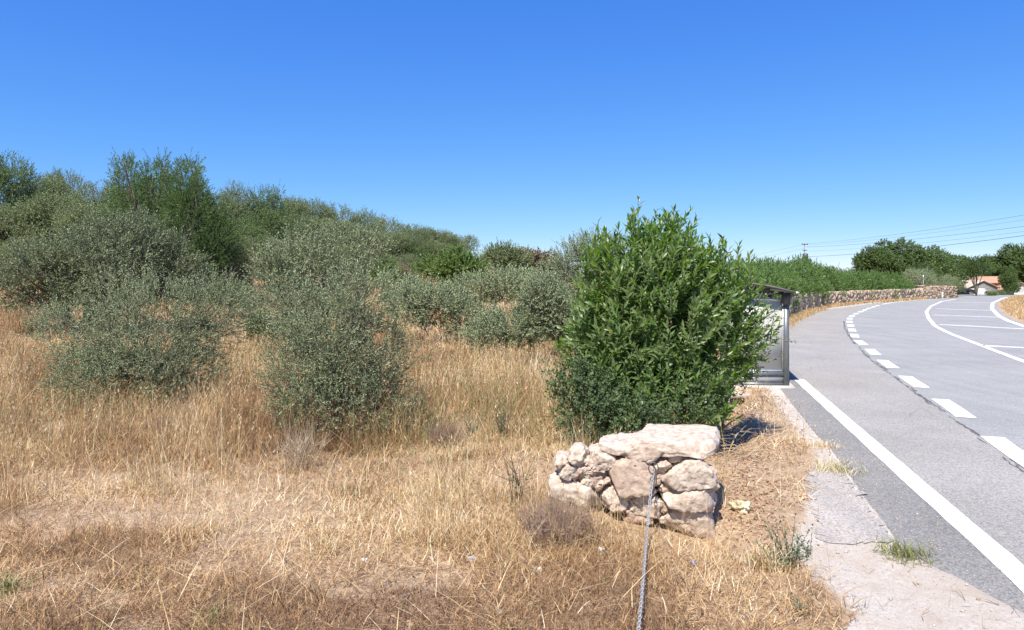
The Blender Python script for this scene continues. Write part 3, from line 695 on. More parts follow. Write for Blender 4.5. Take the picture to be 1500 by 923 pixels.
front_row = [(-30, 345, 38, 90, 'low', 'scrub'), (30, 340, 38, 95, 'low', 'scrub'), (250, 330, 37, 95, 'round', 'wattle'), (300, 335, 37, 95, 'round', 'wattle'), (345, 350, 38, 50, 'low', 'brown'), (335, 372, 36, 60, 'low', 'brown'), (384, 345, 42, 80, 'round', 'scrub'),
             (560, 366, 52, 50, 'low', 'scrub'), (590, 366, 56, 58, 'low', 'scrub'), (530, 352, 52, 80, 'low', 'scrub'), (580, 378, 54, 44, 'low', 'brown'), (618, 380, 60, 44, 'low', 'brown'), (645, 385, 62, 40, 'low', 'scrub'), (8, 400, 35, 40, 'low', 'green'), (470, 355, 46, 90, 'low', 'scrub'), (430, 350, 44, 90, 'round', 'scrub')]
kn = {'scrub': 'grey-green scrub tree', 'wattle': 'feathery green wattle tree', 'brown': 'brownish scrub tree', 'green': 'yellow-green bush'}
for row, phr, grp in ((sky_row, 'on the hill skyline', 'trees along the hill skyline'), (mid_row, 'in the row under the skyline', 'trees in the middle of the hillside thicket'), (front_row, 'at the thicket foot', 'trees at the foot of the hillside thicket')):
    cnt = {}
    for (px, top, d, w, kind, mt) in sorted(row):
        nm = kn[mt]; i = cnt.get(nm, 0); cnt[nm] = i + 1
        place_tree(px, top, d, w * 1.15, kind, mt, 'wattle_tree' if mt == 'wattle' else 'scrub_tree', '%s %s, %s such from left' % (nm, phr, ORD[i]), grp)
# dark little pine on the skyline far left
place_tree(88, 244, 75, 22, 'low', 'oak', 'pine_tree', 'tiny dark round pine poking above the left skyline', None)

# ------------------------------------------------------------------ far right: wall, hedge, oaks, houses, pole
corner = np.array(G(1210, 450)); w1 = np.array([22.5, 54.8])
wallA = np.array([[11.0, 31.0], [15.9, 41.0], [23.3, 54.8], corner])
wallB = np.array([corner, G(1274, 443.6), G(1346, 438.2)])
wallC = np.array([G(1351, 438.0), G(1399, 436.6)])
def rubble(name, P, h, label, seed, thick=.5, group=None, hb=None, tb=.5):
    rng = np.random.default_rng(seed); mb = MB()
    seg = np.diff(P, axis=0); ln = np.linalg.norm(seg, axis=1)
    for (a, sv, l) in zip(P[:-1], seg, ln):
        u = sv / l; ang = math.atan2(u[1], u[0]); nn = np.array([-u[1], u[0]])
        mb.box((*(a + sv / 2 + nn * 0), h * .46), (l, thick * .8, h * .92), ang, .1)
        for _ in range(int(l * h / .055)):
            w = rng.uniform(.2, .75); hh = w * rng.uniform(.3, .75); s = rng.uniform(0, l); z = rng.uniform(0, h - hh * .35); cpt = a + u * s
            q = rng.uniform(-.03, .03) + thick
            mb.box((cpt[0], cpt[1], z), (w, q, hh), ang + rng.normal(0, .04), np.clip(rng.normal(tb + .08, .16), 0, 1), .045)
    o = mb.build(name, M['farstone']); tag(o, label, 'wall', group); return o
rubble('stone_wall', np.concatenate([wallA, wallB[1:]]), 1.45, 'long rubble stone wall along the far side of the lay-by under the hedge', 3)
rubble('stone_wall', wallC, 1.75, 'darker overgrown stone wall beyond the gate pillar by the road', 4, tb=.25)
# gate pillar
mb = MB(); p = G(1348.6, 438)
mb.box((p[0], p[1], .85), (.7, .7, 1.7), .6, .5, .03); mb.box((p[0], p[1], 1.76), (.85, .85, .16), .6, .7, .02)
tag(mb.build('gate_pillar', M['farstone']), 'square stone gate pillar between the pale and the dark wall', 'pillar')

HG = 'laurel shrubs of the hedge above the stone wall'
def hedge_unit(seed):
    rng = np.random.default_rng(seed)
    lobes = [(rng.uniform(-.3, .3), rng.uniform(-.3, .3), rng.uniform(.25, .8), .4, .4, .3) for _ in range(8)]
    return plant('hedge_shrub', 'x', 'hedge shrub', HG, (0, 0, 0), lobes, 1150, .16, 8, .078, .027, M['green2'], seed, beta=.8, up=.8, rnd=.45, trunk_r=.02, nstem=3, twig=.002, gap=.25, clump=.25, limbs=2, twigs=False, floor=.02)
M['green2'] = leaf_mat('hedge leaf', [(0, (.045, .095, .015)), (.5, (.12, .21, .03)), (1, (.22, .32, .06))], back=(.12, .19, .06), transl=.32, rough=.45, tcol=(.26, .42, .05))
hp = [hedge_unit(301), hedge_unit(302), hedge_unit(303)]; used = [False] * 3
wall_all = resample(np.concatenate([wallA, wallB[1:]]), .5)
tw = nrm(np.gradient(wall_all, axis=0)); nw = np.stack([-tw[:, 1], tw[:, 0]], 1)
sw = np.r_[0, np.cumsum(np.linalg.norm(np.diff(wall_all, axis=0), axis=1))]
tops_px = [(1080, 392), (1120, 392), (1150, 391), (1178, 387), (1195, 391), (1215, 397), (1245, 399), (1285, 404), (1310, 409), (1346, 412)]
k = 0; s_ = 1.0
hedges = []
while s_ < sw[-1] - .8:
    i = np.searchsorted(sw, s_); c = wall_all[i] + nw[i] * 1.5
    px = CX + c[0] / c[1] * F
    top = np.interp(px, [p[0] for p in tops_px], [p[1] for p in tops_px]) + random.uniform(-3, 4)
    h = H - (top - HY) * c[1] / F
    v = k % 3
    o = hp[v] if not used[v] else copy_thing(hp[v]); used[v] = True
    o.location = (c[0], c[1], -.1); sc = random.uniform(2.4, 2.9); o.scale = (sc, sc, h * .98); o.rotation_euler = (0, 0, random.uniform(0, 6.28)); o.name = 'hedge_shrub'
    hedges.append((px, o)); k += 1; s_ += random.uniform(1.75, 2.2) * (1 if c[1] < 70 else 1.25)
nh = len(hedges)
for i, (sd, nm) in enumerate([(7.5, 'near'), (11, 'x'), (14.5, 'x'), (18.5, 'x'), (22, 'x'), (25.5, 'x'), (29, 'x'), (32.5, 'x')]):
    j_ = min(np.searchsorted(sw, sd + 5.2), len(wall_all) - 1); c = wall_all[j_] + nw[j_] * .55; o = copy_thing(hp[i % 3]); o.location = (c[0], c[1], 1.25); o.scale = (2.0, 2.0, 1.5); o.rotation_euler = (0, 0, i * 1.3); o.name = 'hedge_shrub'
    hedges.append((CX + c[0] / c[1] * F, o))
more = ORD + ['twenty-seventh', 'twenty-eighth', 'twenty-ninth', 'thirtieth', 'thirty-first', 'thirty-second', 'thirty-third', 'thirty-fourth', 'thirty-fifth', 'thirty-sixth', 'thirty-seventh', 'thirty-eighth', 'thirty-ninth', 'fortieth', 'forty-first', 'forty-second', 'forty-third', 'forty-fourth', 'forty-fifth', 'forty-sixth', 'forty-seventh', 'forty-eighth', 'forty-ninth', 'fiftieth', 'fifty-first', 'fifty-second', 'fifty-third', 'fifty-fourth']
for i, (px, o) in enumerate(sorted(hedges, key=lambda t: -t[0])):
    tag(o, '%s laurel of the green hedge counted from its gate pillar end' % (more[i] if i else 'last'), 'hedge shrub', HG)
# second rank of greenery behind the hedge
for i, (px, top, d, w, lbl) in enumerate([(1130, 394, 62, 60, 'leafy tree behind the near end of the hedge'), (1180, 386, 66, 50, 'leafy tree behind the hedge under the utility pole'), (1225, 396, 80, 60, 'leafy tree behind the hedge right of the utility pole'), (1262, 394, 95, 50, 'small leafy tree behind the hedge beside the large oak')]):
    place_tree(px, top, d, w, 'low', 'green', 'leafy_tree', lbl, 'leafy trees behind the hedge')

def oak_unit(seed, mt='oak'):
    rng = np.random.default_rng(seed)
    lobes = [(0, 0, .62, .3, .3, .26)]
    for _ in range(16):
        a = rng.uniform(0, 6.3); r = rng.uniform(.15, .38); lobes.append((math.cos(a) * r, math.sin(a) * r, rng.uniform(.35, .88 - r * .35), rng.uniform(.12, .2), rng.uniform(.12, .2), rng.uniform(.09, .14)))
    return plant('oak_tree', 'x', 'tree', None, (0, 0, 0), lobes, 3600, .05, 9, .028, .016, M[mt], seed, beta=1.0, up=.4, rnd=.6, trunk_r=.03, nstem=1, twig=.0015, gap=.28, clump=.12, limbs=2, twigs=False, floor=.2, inner=.5)
op = [oak_unit(401), oak_unit(402)]; ou = [False, False]
oaks = [(1322, 343, 118, 105, 'large dark green oak with domed crown, tallest beside the road bend'), (1285, 354, 112, 66, 'round oak at the left edge of the oak group'), (1365, 354, 122, 90, 'oak crown right behind the tallest oak'),
        (1402, 368, 160, 80, 'mid-height oak between the big oak group and the roadside tree'), (1468, 368, 165, 74, 'leafy oak above the orange house'), (1500, 350, 160, 80, 'dark oak at the right edge of the view'),
        (1440, 374, 168, 70, 'green oak behind the roadside tree'), (1345, 380, 108, 54, 'lower oak bough mass above the hedge end'), (1480, 384, 119, 27, 'dark small oak in front of the orange house'), (1540, 350, 124, 90, 'oak just past the right edge of the view')]
for i, (px, top, d, w, lbl) in enumerate(oaks[:-1]):
    v = i % 2; o = op[v] if not ou[v] else copy_thing(op[v]); ou[v] = True
    x = (px - CX) * d / F; z = gz(x, d); h = H - (top - HY) * d / F - z
    o.location = (x, d, z - .1); o.scale = (w * d / F * 1.15, w * d / F * 1.0, h); o.rotation_euler = (0, 0, random.uniform(0, 6.28)); tag(o, lbl, 'tree', 'oaks beyond the road bend'); o.name = 'oak_tree'
for i, (px, top, d, w, mt, lbl) in enumerate([(1352, 388, 104, 44, 'olive', 'drooping grey olive tree above the dark wall'), (1378, 398, 106, 32, 'olive', 'smaller grey-green olive tree right of the drooping one'), (1398, 404, 108, 24, 'scrub', 'low grey-green bush by the pale house roof'), (1462, 424, 118, 26, 'wattle', 'low dark bush beside the orange house'), (1452, 425, 112, 18, 'green', 'small green bush at the white wall corner')]):
    place_tree(px, top, d, w * 1.2, 'low', mt, 'olive_tree' if mt == 'olive' else 'roadside_bush', lbl, None, 'tree' if mt == 'olive' else 'bush')
for i, (px, top, d, w, mt) in enumerate([(1360, 421, 98.5, 26, 'brown'), (1385, 419, 101, 26, 'scrub'), (1372, 414, 102, 22, 'brown')]):
    place_tree(px, top, d, w * 1.1, 'low', mt, 'dry_bush', ['brown dry bush before the dark wall next to the pillar', 'grey-green bush growing over the dark wall', 'brown bush sprouting on top of the dark wall'][i], None, 'bush')
# roadside tree with visible trunk
x, d = (1430 - CX) * .112, 112
rt = plant('roadside_tree', 'dark-crowned roadside tree with a bare trunk in front of the pale house', 'tree', None, (x, d, gz(x, d)), 
           [(0, 0, 4.9, 1.9, 1.8, 1.0), (-1.5, 0, 4.5, 1.3, 1.2, .9), (1.7, .2, 4.2, 1.3, 1.2, .8), (.2, 0, 5.6, 1.3, 1.2, .8), (-.8, -.3, 3.7, 1.0, 1, .6)], 1300, .3, 9, .16, .08, M['oak'], 501, up=.3, trunk_r=.15, limbs=5, twigs=False, gap=.25, clump=.6, tint_sh=-.25)

# houses
def house(name, label, cx, cy, z0, w, dep, hw, hr, rz, wallm, roofm, wins=(), door=None, roof_over=.3):
    o = thing(name, (cx, cy, z0), label, 'house', None, rz)
    mb = MB()
    P = [(-w/2, -dep/2, 0), (w/2, -dep/2, 0), (w/2, dep/2, 0), (-w/2, dep/2, 0), (-w/2, -dep/2, hw), (w/2, -dep/2, hw), (w/2, dep/2, hw), (-w/2, dep/2, hw), (0, -dep/2, hw + hr), (0, dep/2, hw + hr)]
    mb.add(P, [(0, 1, 5, 8, 4), (1, 2, 6, 5), (2, 3, 7, 9, 6), (3, 0, 4, 7)], .6); mb.build('wall', wallm, o)
    mb = MB(); e = roof_over; sl = hr / (w / 2)
    for sx in (-1, 1):
        A = [(sx * (w/2 + e), -dep/2 - e, hw - e * sl), (0, -dep/2 - e, hw + hr), (0, dep/2 + e, hw + hr), (sx * (w/2 + e), dep/2 + e, hw - e * sl)]
        B = [(a, b, c + .14) for a, b, c in A]; A = [(a, b, c + .01) for a, b, c in A]
        mb.add(A + B, [(0, 1, 2, 3), (4, 7, 6, 5), (0, 4, 5, 1), (3, 2, 6, 7), (0, 3, 7, 4)] , .5)
    mb.build('roof', roofm, o)
    for (x, z, ww, hh) in wins:
        m1 = MB(); m1.box((x, -dep/2 - .02, z), (ww, .08, hh), 0, .5); f = m1.build('window', M['white'], o)
        m2 = MB(); m2.box((x, -dep/2 - .07, z), (ww * .8, .04, hh * .8), 0, .2); m2.build('pane', M['darkglass'], f)
    return o
zb = -1.6
hx = lambda px, d: (px - CX) * d / F
h1 = house('gabled_house', 'pale grey house with a low gable end behind the roadside tree', hx(1437, 126), 129, zb, 5.4, 7, 2.75, 1.25, 0, M['greywall'], M['paleroof'], [(.55, 1.9, .55, .8), (-1.6, 1.9, .5, .7)])
m1 = MB(); m1.box((-1.1, -3.56, 1.3), (2.9, .06, 2.6), 0, .8); m1.build('whitewashed_panel', M['white'], h1)
h2 = house('garage_building', 'low building with a dark glazed front left of the gabled house', hx(1411, 122), 125.5, zb, 4.6, 6, 2.3, .5, 0, M['greywall'], M['paleroof'])
m1 = MB(); m1.box((-.1, -3.03, 1.85), (3.0, .06, .85), 0, .3); m1.build('window', M['darkglass'], h2)
h3 = house('orange_house', 'bright orange-red house with tiled roof among the trees', hx(1456, 140), 142, zb, 6.5, 7, 3.6, 1.2, .5, M['orange'], M['terracotta'], [(1.2, 2.4, .8, 1.0), (-1.2, 2.4, .8, 1.0)])
h4 = house('white_house', 'white-walled house with a salmon roof at the far right', hx(1480, 136), 138, zb, 6.4, 7, 2.3, 1.3, .3, M['white'], M['terracotta'], [(-1.2, 1.6, .7, .9), (1.2, 1.6, .7, .9)])
mb = MB(); mb.box((hx(1478, 121), 121, -.2), (9.5, .25, 1.0), 0, .8)
tag(mb.build('garden_wall', M['white']), 'low white garden wall in front of the far houses', 'wall')
# car parked by the far houses? only a pale road-side marker is clear
def post(name, label, px, pyb, h, r, mat, capm=None, cat='post', caph=.2):
    x, y = G(px, pyb); o = thing(name, (x, y, gz(x, y)), label, cat)
    m = MB(); m.tube([(0, 0, -.05), (0, 0, h - caph)], r, 8, .8); m.build('shaft', mat, o)
    m = MB(); m.tube([(0, 0, h - caph), (0, 0, h - .03), (0, 0, h)], [r * 1.25, r * 1.25, r * .6], 8, .9); m.build('cap', capm or mat, o); return o
post('marker_post', 'short white roadside marker post before the dark wall', 1380.5, 437.4, .85, .12, M['white'], M['paint'])
post('lamp_post', 'thin grey post with a small white head above the gate pillar', 1352.5, 437.0, 3.2, .05, M['alu'], M['paint'], 'post', .45)

# utility pole with transformer, plus wires
PX, PD = hx(1179, 150), 150.0
pt = 2.6 + .150 * 54
po = thing('utility_pole', (PX, PD, 0), 'distant electricity pole with a round transformer above the hedge', 'pole')
m = MB(); m.tube([(-.16, 0, 0), (-.1, 0, pt)], [.16, .09], 8, .4); m.tube([(.22, 0, 0), (.16, 0, pt * .8)], [.12, .08], 6, .5); m.build('mast', M['pole'], po)
m = MB(); m.box((0, 0, pt - .3), (2.2, .14, .14), .6, .2); m.box((0, 0, pt - 1.6), (1.6, .14, .14), .6, .2); m.build('crossarm', M['darkmetal'], po)
m = MB(); m.tube([(0, -.3, pt - 3.6), (0, -.3, pt - 3.5), (0, -.3, pt - 2.4), (0, -.3, pt - 2.3)], [.3, .55, .55, .3], 12, .4); m.build('transformer', M['darkmetal'], po)
for dx in (-.8, 0, .8):
    m = MB(); m.tube([(dx, dx * .6, pt - .25), (dx, dx * .6, pt + .1)], [.09, .05], 6, .7); m.build('insulator', M['greywall'], po)
wires = [(1183, 357, 1500, 309, 9), (1184, 359, 1500, 316, 6), (1180, 362, 1500, 325.5, 11), (1184, 368, 1500, 333, 7), (1184, 376, 1500, 339, 15)]
for i, (xa, ya, xb, yb, w) in enumerate(wires):
    A = W(xa, ya, 150.0); d2 = 62.0
    t = (1 / 92.0 - 1 / 150.0) / (1 / d2 - 1 / 150.0)
    # straight line in the picture continued to the nearer pole off to the right
    xe = xa + (xb - xa) * 1.75; ye = ya + (yb - ya) * 1.75
    B = W(xe, ye, d2)
    tt_ = np.linspace(0, 1, 24)[:, None]
    P = A + (B - A) * tt_; P[:, 2] -= (1.0 * 4 * tt_ * (1 - tt_))[:, 0] * .7
    m = MB(); m.tube(P, w * .0022, 5, .5); tag(m.build('overhead_wire', M['wire']), ['topmost overhead wire right of the pole', 'second overhead wire from the top', 'third overhead wire from the top', 'fourth overhead wire, just above the thick one', 'thick lowest overhead cable'][i], 'wire', 'overhead wires')
for i, (xb, yb) in enumerate([(1085, 384), (1085, 389)]):
    A = W(1178, 358 + i * 6, 150.0); B = W(xb - 60, yb + 8, 120.0)
    m = MB(); m.tube(np.linspace(A, B, 6), .016, 4, .5); tag(m.build('overhead_wire', M['wire']), ['upper thin wire running left from the pole', 'lower thin wire running left from the pole'][i], 'wire', 'overhead wires')

# ------------------------------------------------------------------ bus shelter
ca, sa = math.cos(-.255), math.sin(-.255)          # local +y runs along the road
SH = np.array([6.72, 16.55, .04])
sh = thing('bus_shelter', tuple(SH), 'grey metal bus shelter with a dusty translucent end pane and curved roof', 'bus shelter', None, 0)
# local frame: origin at near road-side post; end wall along -x, length along (u)
u = np.array([.255, .967]); n_ = np.array([-.998, .06])      # end wall direction to the back
def S(a, b, z): # a metres to the back, b metres along the road
    p = n_ * a + u * b; return (p[0], p[1], z)
def sbox(m, a0, a1, b0, b1, z0, z1, t=.5):
    P = [S(a, b, z) for z in (z0, z1) for b in (b0, b1) for a in (a0, a1)]
    m.add(P, [(0, 2, 3, 1), (4, 5, 7, 6), (0, 1, 5, 4), (2, 6, 7, 3), (0, 4, 6, 2), (1, 3, 7, 5)], t)
Ls = 3.6; Dp = 1.42
def sprt(nm, mat, *boxes):
    m = MB()
    for b in boxes: sbox(m, *b)
    return m.build(nm, mat, sh)
for b0 in (0, Ls): sprt('post', M['alu'], (0, .13, b0, b0 + .10, -.02, 2.2))
for b0 in (0, Ls): sprt('post', M['alu'], (Dp, Dp + .09, b0, b0 + .09, -.02, 2.32))
sprt('post', M['alu'], (Dp, Dp + .09, Ls / 2, Ls / 2 + .09, -.02, 2.32))
sprt('top_bracket', M['darkmetal'], (-.03, .17, -.02, .12, 1.95, 2.24))
sprt('top_rail', M['alulight'], (.14, Dp - .005, .02, .08, 2.06, 2.11))
fr = sprt('pane_frame', M['alulight'], (.132, .165, .015, .085, .34, 2.055), (Dp - .04, Dp - .005, .015, .085, .34, 2.055), (.165, Dp - .04, .015, .085, .33, .37))
sprt('end_pane', M['pane'], (.17, Dp - .045, .045, .057, .375, 2.055))
sprt('lower_rail', M['alu'], (.135, Dp - .004, .0, .1, .24, .328))
sprt('kick_panel', M['kick'], (.135, Dp - .004, .035, .06, .06, .238))
sprt('bottom_rail', M['alu'], (.135, Dp - .004, .01, .09, .0, .058))
sprt('back_pane', M['pane'], (Dp + .03, Dp + .045, .1, Ls - .01, .37, 2.1))
sprt('back_rail', M['alu'], (Dp + .01, Dp + .07, .1, Ls - .01, .26, .36), (Dp + .01, Dp + .07, .1, Ls - .01, 2.11, 2.19))
sprt('far_pane', M['pane'], (.17, Dp - .045, Ls + .045, Ls + .057, .375, 2.055))
sprt('bench', M['darkmetal'], (Dp - .45, Dp - .08, .4, Ls - .4, .42, .46), (Dp - .3, Dp - .22, .6, .66, 0, .418), (Dp - .3, Dp - .22, Ls - .66, Ls - .6, 0, .418))
m = MB(); prof = [(-.12, 2.245), (.2, 2.33), (.55, 2.405), (.95, 2.46), (1.35, 2.49), (1.75, 2.50)]
V = []; 
for b in (-.3, Ls + .4):
    for (a, z) in prof: V.append(S(a, b, z))
    for (a, z) in prof: V.append(S(a, b, z + .035))
k = len(prof); Fc = []
for i in range(k - 1):
    Fc += [(i, i + 1, 2 * k + i + 1, 2 * k + i), (k + i, 3 * k + i, 3 * k + i + 1, k + i + 1), (i, k + i, k + i + 1, i + 1), (2 * k + i, 2 * k + i + 1, 3 * k + i + 1, 3 * k + i)]
Fc += [(0, 2 * k, 3 * k, k), (k - 1, 2 * k - 1, 4 * k - 1, 3 * k - 1)]
m.add(V, Fc, .5); m.build('roof', M['roofsheet'], sh)
sprt('roof_gutter', M['alulight'], (-.2, -.115, -.3, Ls + .4, 2.225, 2.275))
for b0 in (.02, Ls / 2, Ls): sprt('roof_beam', M['darkmetal'], (.14, Dp + .2, b0, b0 + .07, 2.20, 2.27), (.45, Dp + .2, b0, b0 + .07, 2.272, 2.36), (.8, Dp + .2, b0, b0 + .07, 2.362, 2.42))
# plinth and culvert
pl = MB()
P = [S(a, b, z) for z in (-.1, .035) for b in (-.22, Ls + .5) for a in (-.1, Dp + .5)]
pl.add([np.array(p) + np.array([SH[0], SH[1], 0]) for p in P], [(0, 2, 3, 1), (4, 5, 7, 6), (0, 1, 5, 4), (2, 6, 7, 3), (0, 4, 6, 2), (1, 3, 7, 5)], .5)
tag(pl.build('shelter_plinth', M['conc']), 'thin pale concrete slab under the bus shelter', None, None, 'structure')
cx_, cy_ = G(1079, 576); cy_ = 16.2; cx_ = (1080 - CX) * cy_ / F
cu = thing('culvert', (cx_, cy_, -.5), 'square concrete culvert mouth with a black hole under the shelter slab', 'culvert')
m = MB(); m.box((-.33, 0, .2), (.14, .5, .4), 0, .4); m.box((.33, 0, .2), (.14, .5, .4), 0, .4); m.box((0, 0, .38), (.519, .5, .1), 0, .6); m.build('headwall', M['drainconc'], cu)
m = MB(); m.box((0, .2, .16), (.52, .02, .32), 0, .5); m.build('hole_shade_panel', tint_mat('painted culvert shade', [(0, (.01, .01, .01)), (1, (.02, .02, .02))]), cu)  # near-black panel closes the mouth; the hole's shade is put into its colour

# ------------------------------------------------------------------ near stone wall
def rock_from_poly(P2, y0, depth, seed, pw=.13, amp=.03, facets=26):
    """closed stone whose front outline follows P2 (X,Z); spans y0..y0+depth"""
    P2 = np.array(P2, float); c = P2.mean(0)
    def radius(a):
        d = np.array([math.cos(a), math.sin(a)]); best = 0
        for i in range(len(P2)):
            p, q = P2[i] - c, P2[(i + 1) % len(P2)] - c; e = q - p
            den = d[0] * e[1] - d[1] * e[0]
            if abs(den) < 1e-9: continue
            t = (p[0] * e[1] - p[1] * e[0]) / den; s = (p[0] * d[1] - p[1] * d[0]) / den
            if t > 0 and -1e-6 <= s <= 1 + 1e-6: best = max(best, t)
        return best
    ta = np.linspace(-math.pi, math.pi, 181); rt = np.array([radius(a) for a in ta]); rt = (np.roll(rt, 2) + 2 * np.roll(rt, 1) + 3 * rt + 2 * np.roll(rt, -1) + np.roll(rt, -2)) / 9
    n = 20; idx = {}; C = []; Fc = []
    g = np.linspace(-1, 1, n + 1)
    for ax in range(3):
        for sg in (-1, 1):
            ids = np.zeros((n + 1, n + 1), int)
            for iu in range(n + 1):
                for iv in range(n + 1):
                    k3 = [0, 0, 0]; k3[ax] = sg * n; k3[(ax + 1) % 3] = 2 * iu - n; k3[(ax + 2) % 3] = 2 * iv - n; k3 = tuple(k3)
                    if k3 not in idx: idx[k3] = len(C); C.append([k / n for k in k3])
                    ids[iu, iv] = idx[k3]
            for iu in range(n):
                for iv in range(n):
                    f4 = (ids[iu, iv], ids[iu + 1, iv], ids[iu + 1, iv + 1], ids[iu, iv + 1])
                    Fc.append(tuple(int(v) for v in (f4 if sg > 0 else f4[::-1])))
    C = np.array(C); Q = C / np.linalg.norm(C, axis=1, keepdims=True); rr_ = pw
    Q = C * (1 - rr_) + Q * rr_ * 1.12
    fr_ = np.clip(np.maximum(abs(Q[:, 0]), abs(Q[:, 2])), 0, 1.0); fr_ = np.where(fr_ > 0, fr_, 0)
    th = np.arctan2(Q[:, 2], Q[:, 0]); R_ = np.interp(th, ta, rt) * fr_
    V = np.stack([c[0] + np.cos(th) * R_, y0 + depth / 2 + Q[:, 1] * depth / 2, c[1] + np.sin(th) * R_], 1)
    rg = np.random.default_rng(seed + 77); half = np.array([np.abs(V[:, k] - ctr0[k]).max() for k in range(3)]) if False else None
    c3 = np.array([c[0], y0 + depth / 2, c[1]]); V = c3 + (V - c3) * np.array([1.13, 1.04, 1.13]); hv = np.abs(V - c3).max(0)
    for _ in range(facets):
        nn_ = rg.normal(0, 1, 3); nn_ /= np.linalg.norm(nn_); U = (V - c3)
        pr_ = U @ nn_; dmx = pr_.max() * rg.uniform(.76, .98); ex = np.maximum(0, pr_ - dmx); V = V - nn_ * ex[:, None]
    nz = vn3(V, .16, seed) - .5; nz2 = vn3(V, .05, seed + 3) - .5; nz3 = vn3(V, .022, seed + 5) - .5
    ctr = np.array([c[0], y0 + depth / 2, c[1]])
    V = V + nrm((V - ctr) / (np.abs(V - ctr).max(0) ** 2)) * (nz * amp * .7 + nz2 * amp * 1.0 + nz3 * amp * 1.5 + amp * .25)[:, None]
    return V, Fc, np.clip(.5 + (vn3(V, .25, seed + 8) - .5) * .8, 0, 1)
WO = np.array([1.55, 7.4, 0.0])
sw_ = thing('stone_wall_end', tuple(WO), 'rough end of a dry stone wall with pale granite blocks and a flat capstone', 'stone wall')
Z = lambda p: (780 + p[0] / 4.197, 580 + p[1] / 4.197)
FD = 7.05
def zw(pts, d=FD):
    out = []
    for p in pts:
        a, b = Z(p); w = W(a, b, d); out.append((w[0] - WO[0], w[2]))
    return out
stones = [
 ([(225, 390), (255, 340), (300, 322), (345, 355), (352, 410), (300, 447), (250, 425)], .0, .30, .75),
 ([(143, 440), (160, 400), (200, 385), (240, 395), (245, 430), (190, 460)], .05, .3, .6),
 ([(175, 490), (210, 440), (285, 450), (280, 500), (230, 522), (185, 515)], .0, .35, .8),
 ([(345, 440), (380, 360), (430, 338), (535, 385), (525, 420), (440, 472), (365, 462)], .02, .4, .85),
 ([(325, 540), (345, 475), (470, 480), (470, 520), (425, 580), (375, 565)], .06, .35, .15),
 ([(470, 480), (500, 430), (560, 400), (660, 405), (750, 450), (750, 530), (710, 605), (620, 605), (570, 630), (500, 580)], -.06, .5, .35),
 ([(545, 390), (575, 345), (700, 305), (800, 335), (815, 380), (740, 410), (600, 415)], -.04, .45, .45),
 ([(735, 445), (780, 415), (835, 410), (865, 440), (820, 478), (760, 478)], .0, .35, .6),
 ([(825, 400), (860, 355), (900, 350), (945, 380), (935, 412), (880, 440)], .02, .35, .5),
 ([(810, 510), (870, 465), (930, 420), (955, 388), (1030, 398), (1085, 450), (1128, 500), (1115, 552), (970, 568), (840, 568)], -.03, .5, .9),
 ([(775, 605), (820, 572), (970, 580), (1135, 568), (1148, 650), (1115, 705), (1000, 695), (930, 718), (860, 680)], -.05, .55, .8),
 ([(790, 730), (850, 700), (930, 722), (1000, 706), (1112, 718), (1120, 870), (1040, 885), (930, 840), (820, 800)], -.02, .55, .65),
 ([(580, 660), (640, 610), (745, 620), (800, 650), (830, 700), (780, 780), (650, 740)], .0, .5, .95),
 ([(745, 500), (790, 478), (820, 505), (805, 555), (760, 562)], .05, .3, .35),
 ([(430, 610), (490, 585), (575, 640), (600, 700), (520, 720), (430, 680)], .03, .4, .95),
 ([(275, 505), (345, 455), (348, 540), (310, 560)], .08, .3, .9),
 ([(120, 520), (185, 520), (300, 560), (425, 605), (440, 700), (250, 680), (130, 640)], .04, .45, .95),
]
for i, (pl_, dy_, dp, tn) in enumerate(stones):
    P2 = zw(pl_); V, Fc, T = rock_from_poly(P2, FD + dy_ - WO[1], dp, 900 + i, amp=.017)
    build('stone', V, Fc, M['stone'], sw_, np.clip(T * .5 + tn * .6 - .05, 0, 1), False)
# capstones (thick flat slabs reaching back)
def slab(plan, zt, zb, seed, tn):
    P2 = np.array(plan, float) - WO[:2]; P2 = P2.mean(0) + (P2 - P2.mean(0)) * .93
    V, Fc, T = rock_from_poly(P2, 0, zt - zb, seed, .15, .014, 12)
    V = V[:, [0, 2, 1]]; V[:, 2] = V[:, 2] + zb
    build('capstone', V, [f[::-1] for f in Fc], M['stone'], sw_, np.clip(T * .4 + tn - .1, 0, 1), False)
slab([(1.32, 7.04), (1.62, 7.01), (2.06, 7.00), (2.18, 7.3), (2.34, 7.75), (2.38, 8.05), (2.0, 8.2), (1.62, 8.05), (1.45, 7.65), (1.22, 7.4)], .91, .775, 950, .6)
slab([(.90, 7.07), (1.14, 7.04), (1.40, 7.10), (1.45, 7.6), (1.10, 7.66), (.96, 7.4)], .885, .79, 951, .6)
rng = np.random.default_rng(19)
for i in range(80):
    px = rng.uniform(835, 1040); py = rng.uniform(675, 765) if px > 900 else rng.uniform(668, 720)
    w_ = W(px, py, FD + .16); r = rng.uniform(.03, .07); a = np.linspace(0, 6.28, 8)[:-1]
    P2 = np.stack([w_[0] - WO[0] + np.cos(a) * r * rng.uniform(.8, 1.5, 7), w_[2] + np.sin(a) * r * rng.uniform(.6, 1.1, 7)], 1)
    V, Fc, T = rock_from_poly(P2, FD + .05 - WO[1], .2, 1200 + i, amp=.012); build('chinking_stone', V, Fc, M['stone'], sw_, np.clip(T * .6 + rng.uniform(-.1, .4), 0, 1), False)
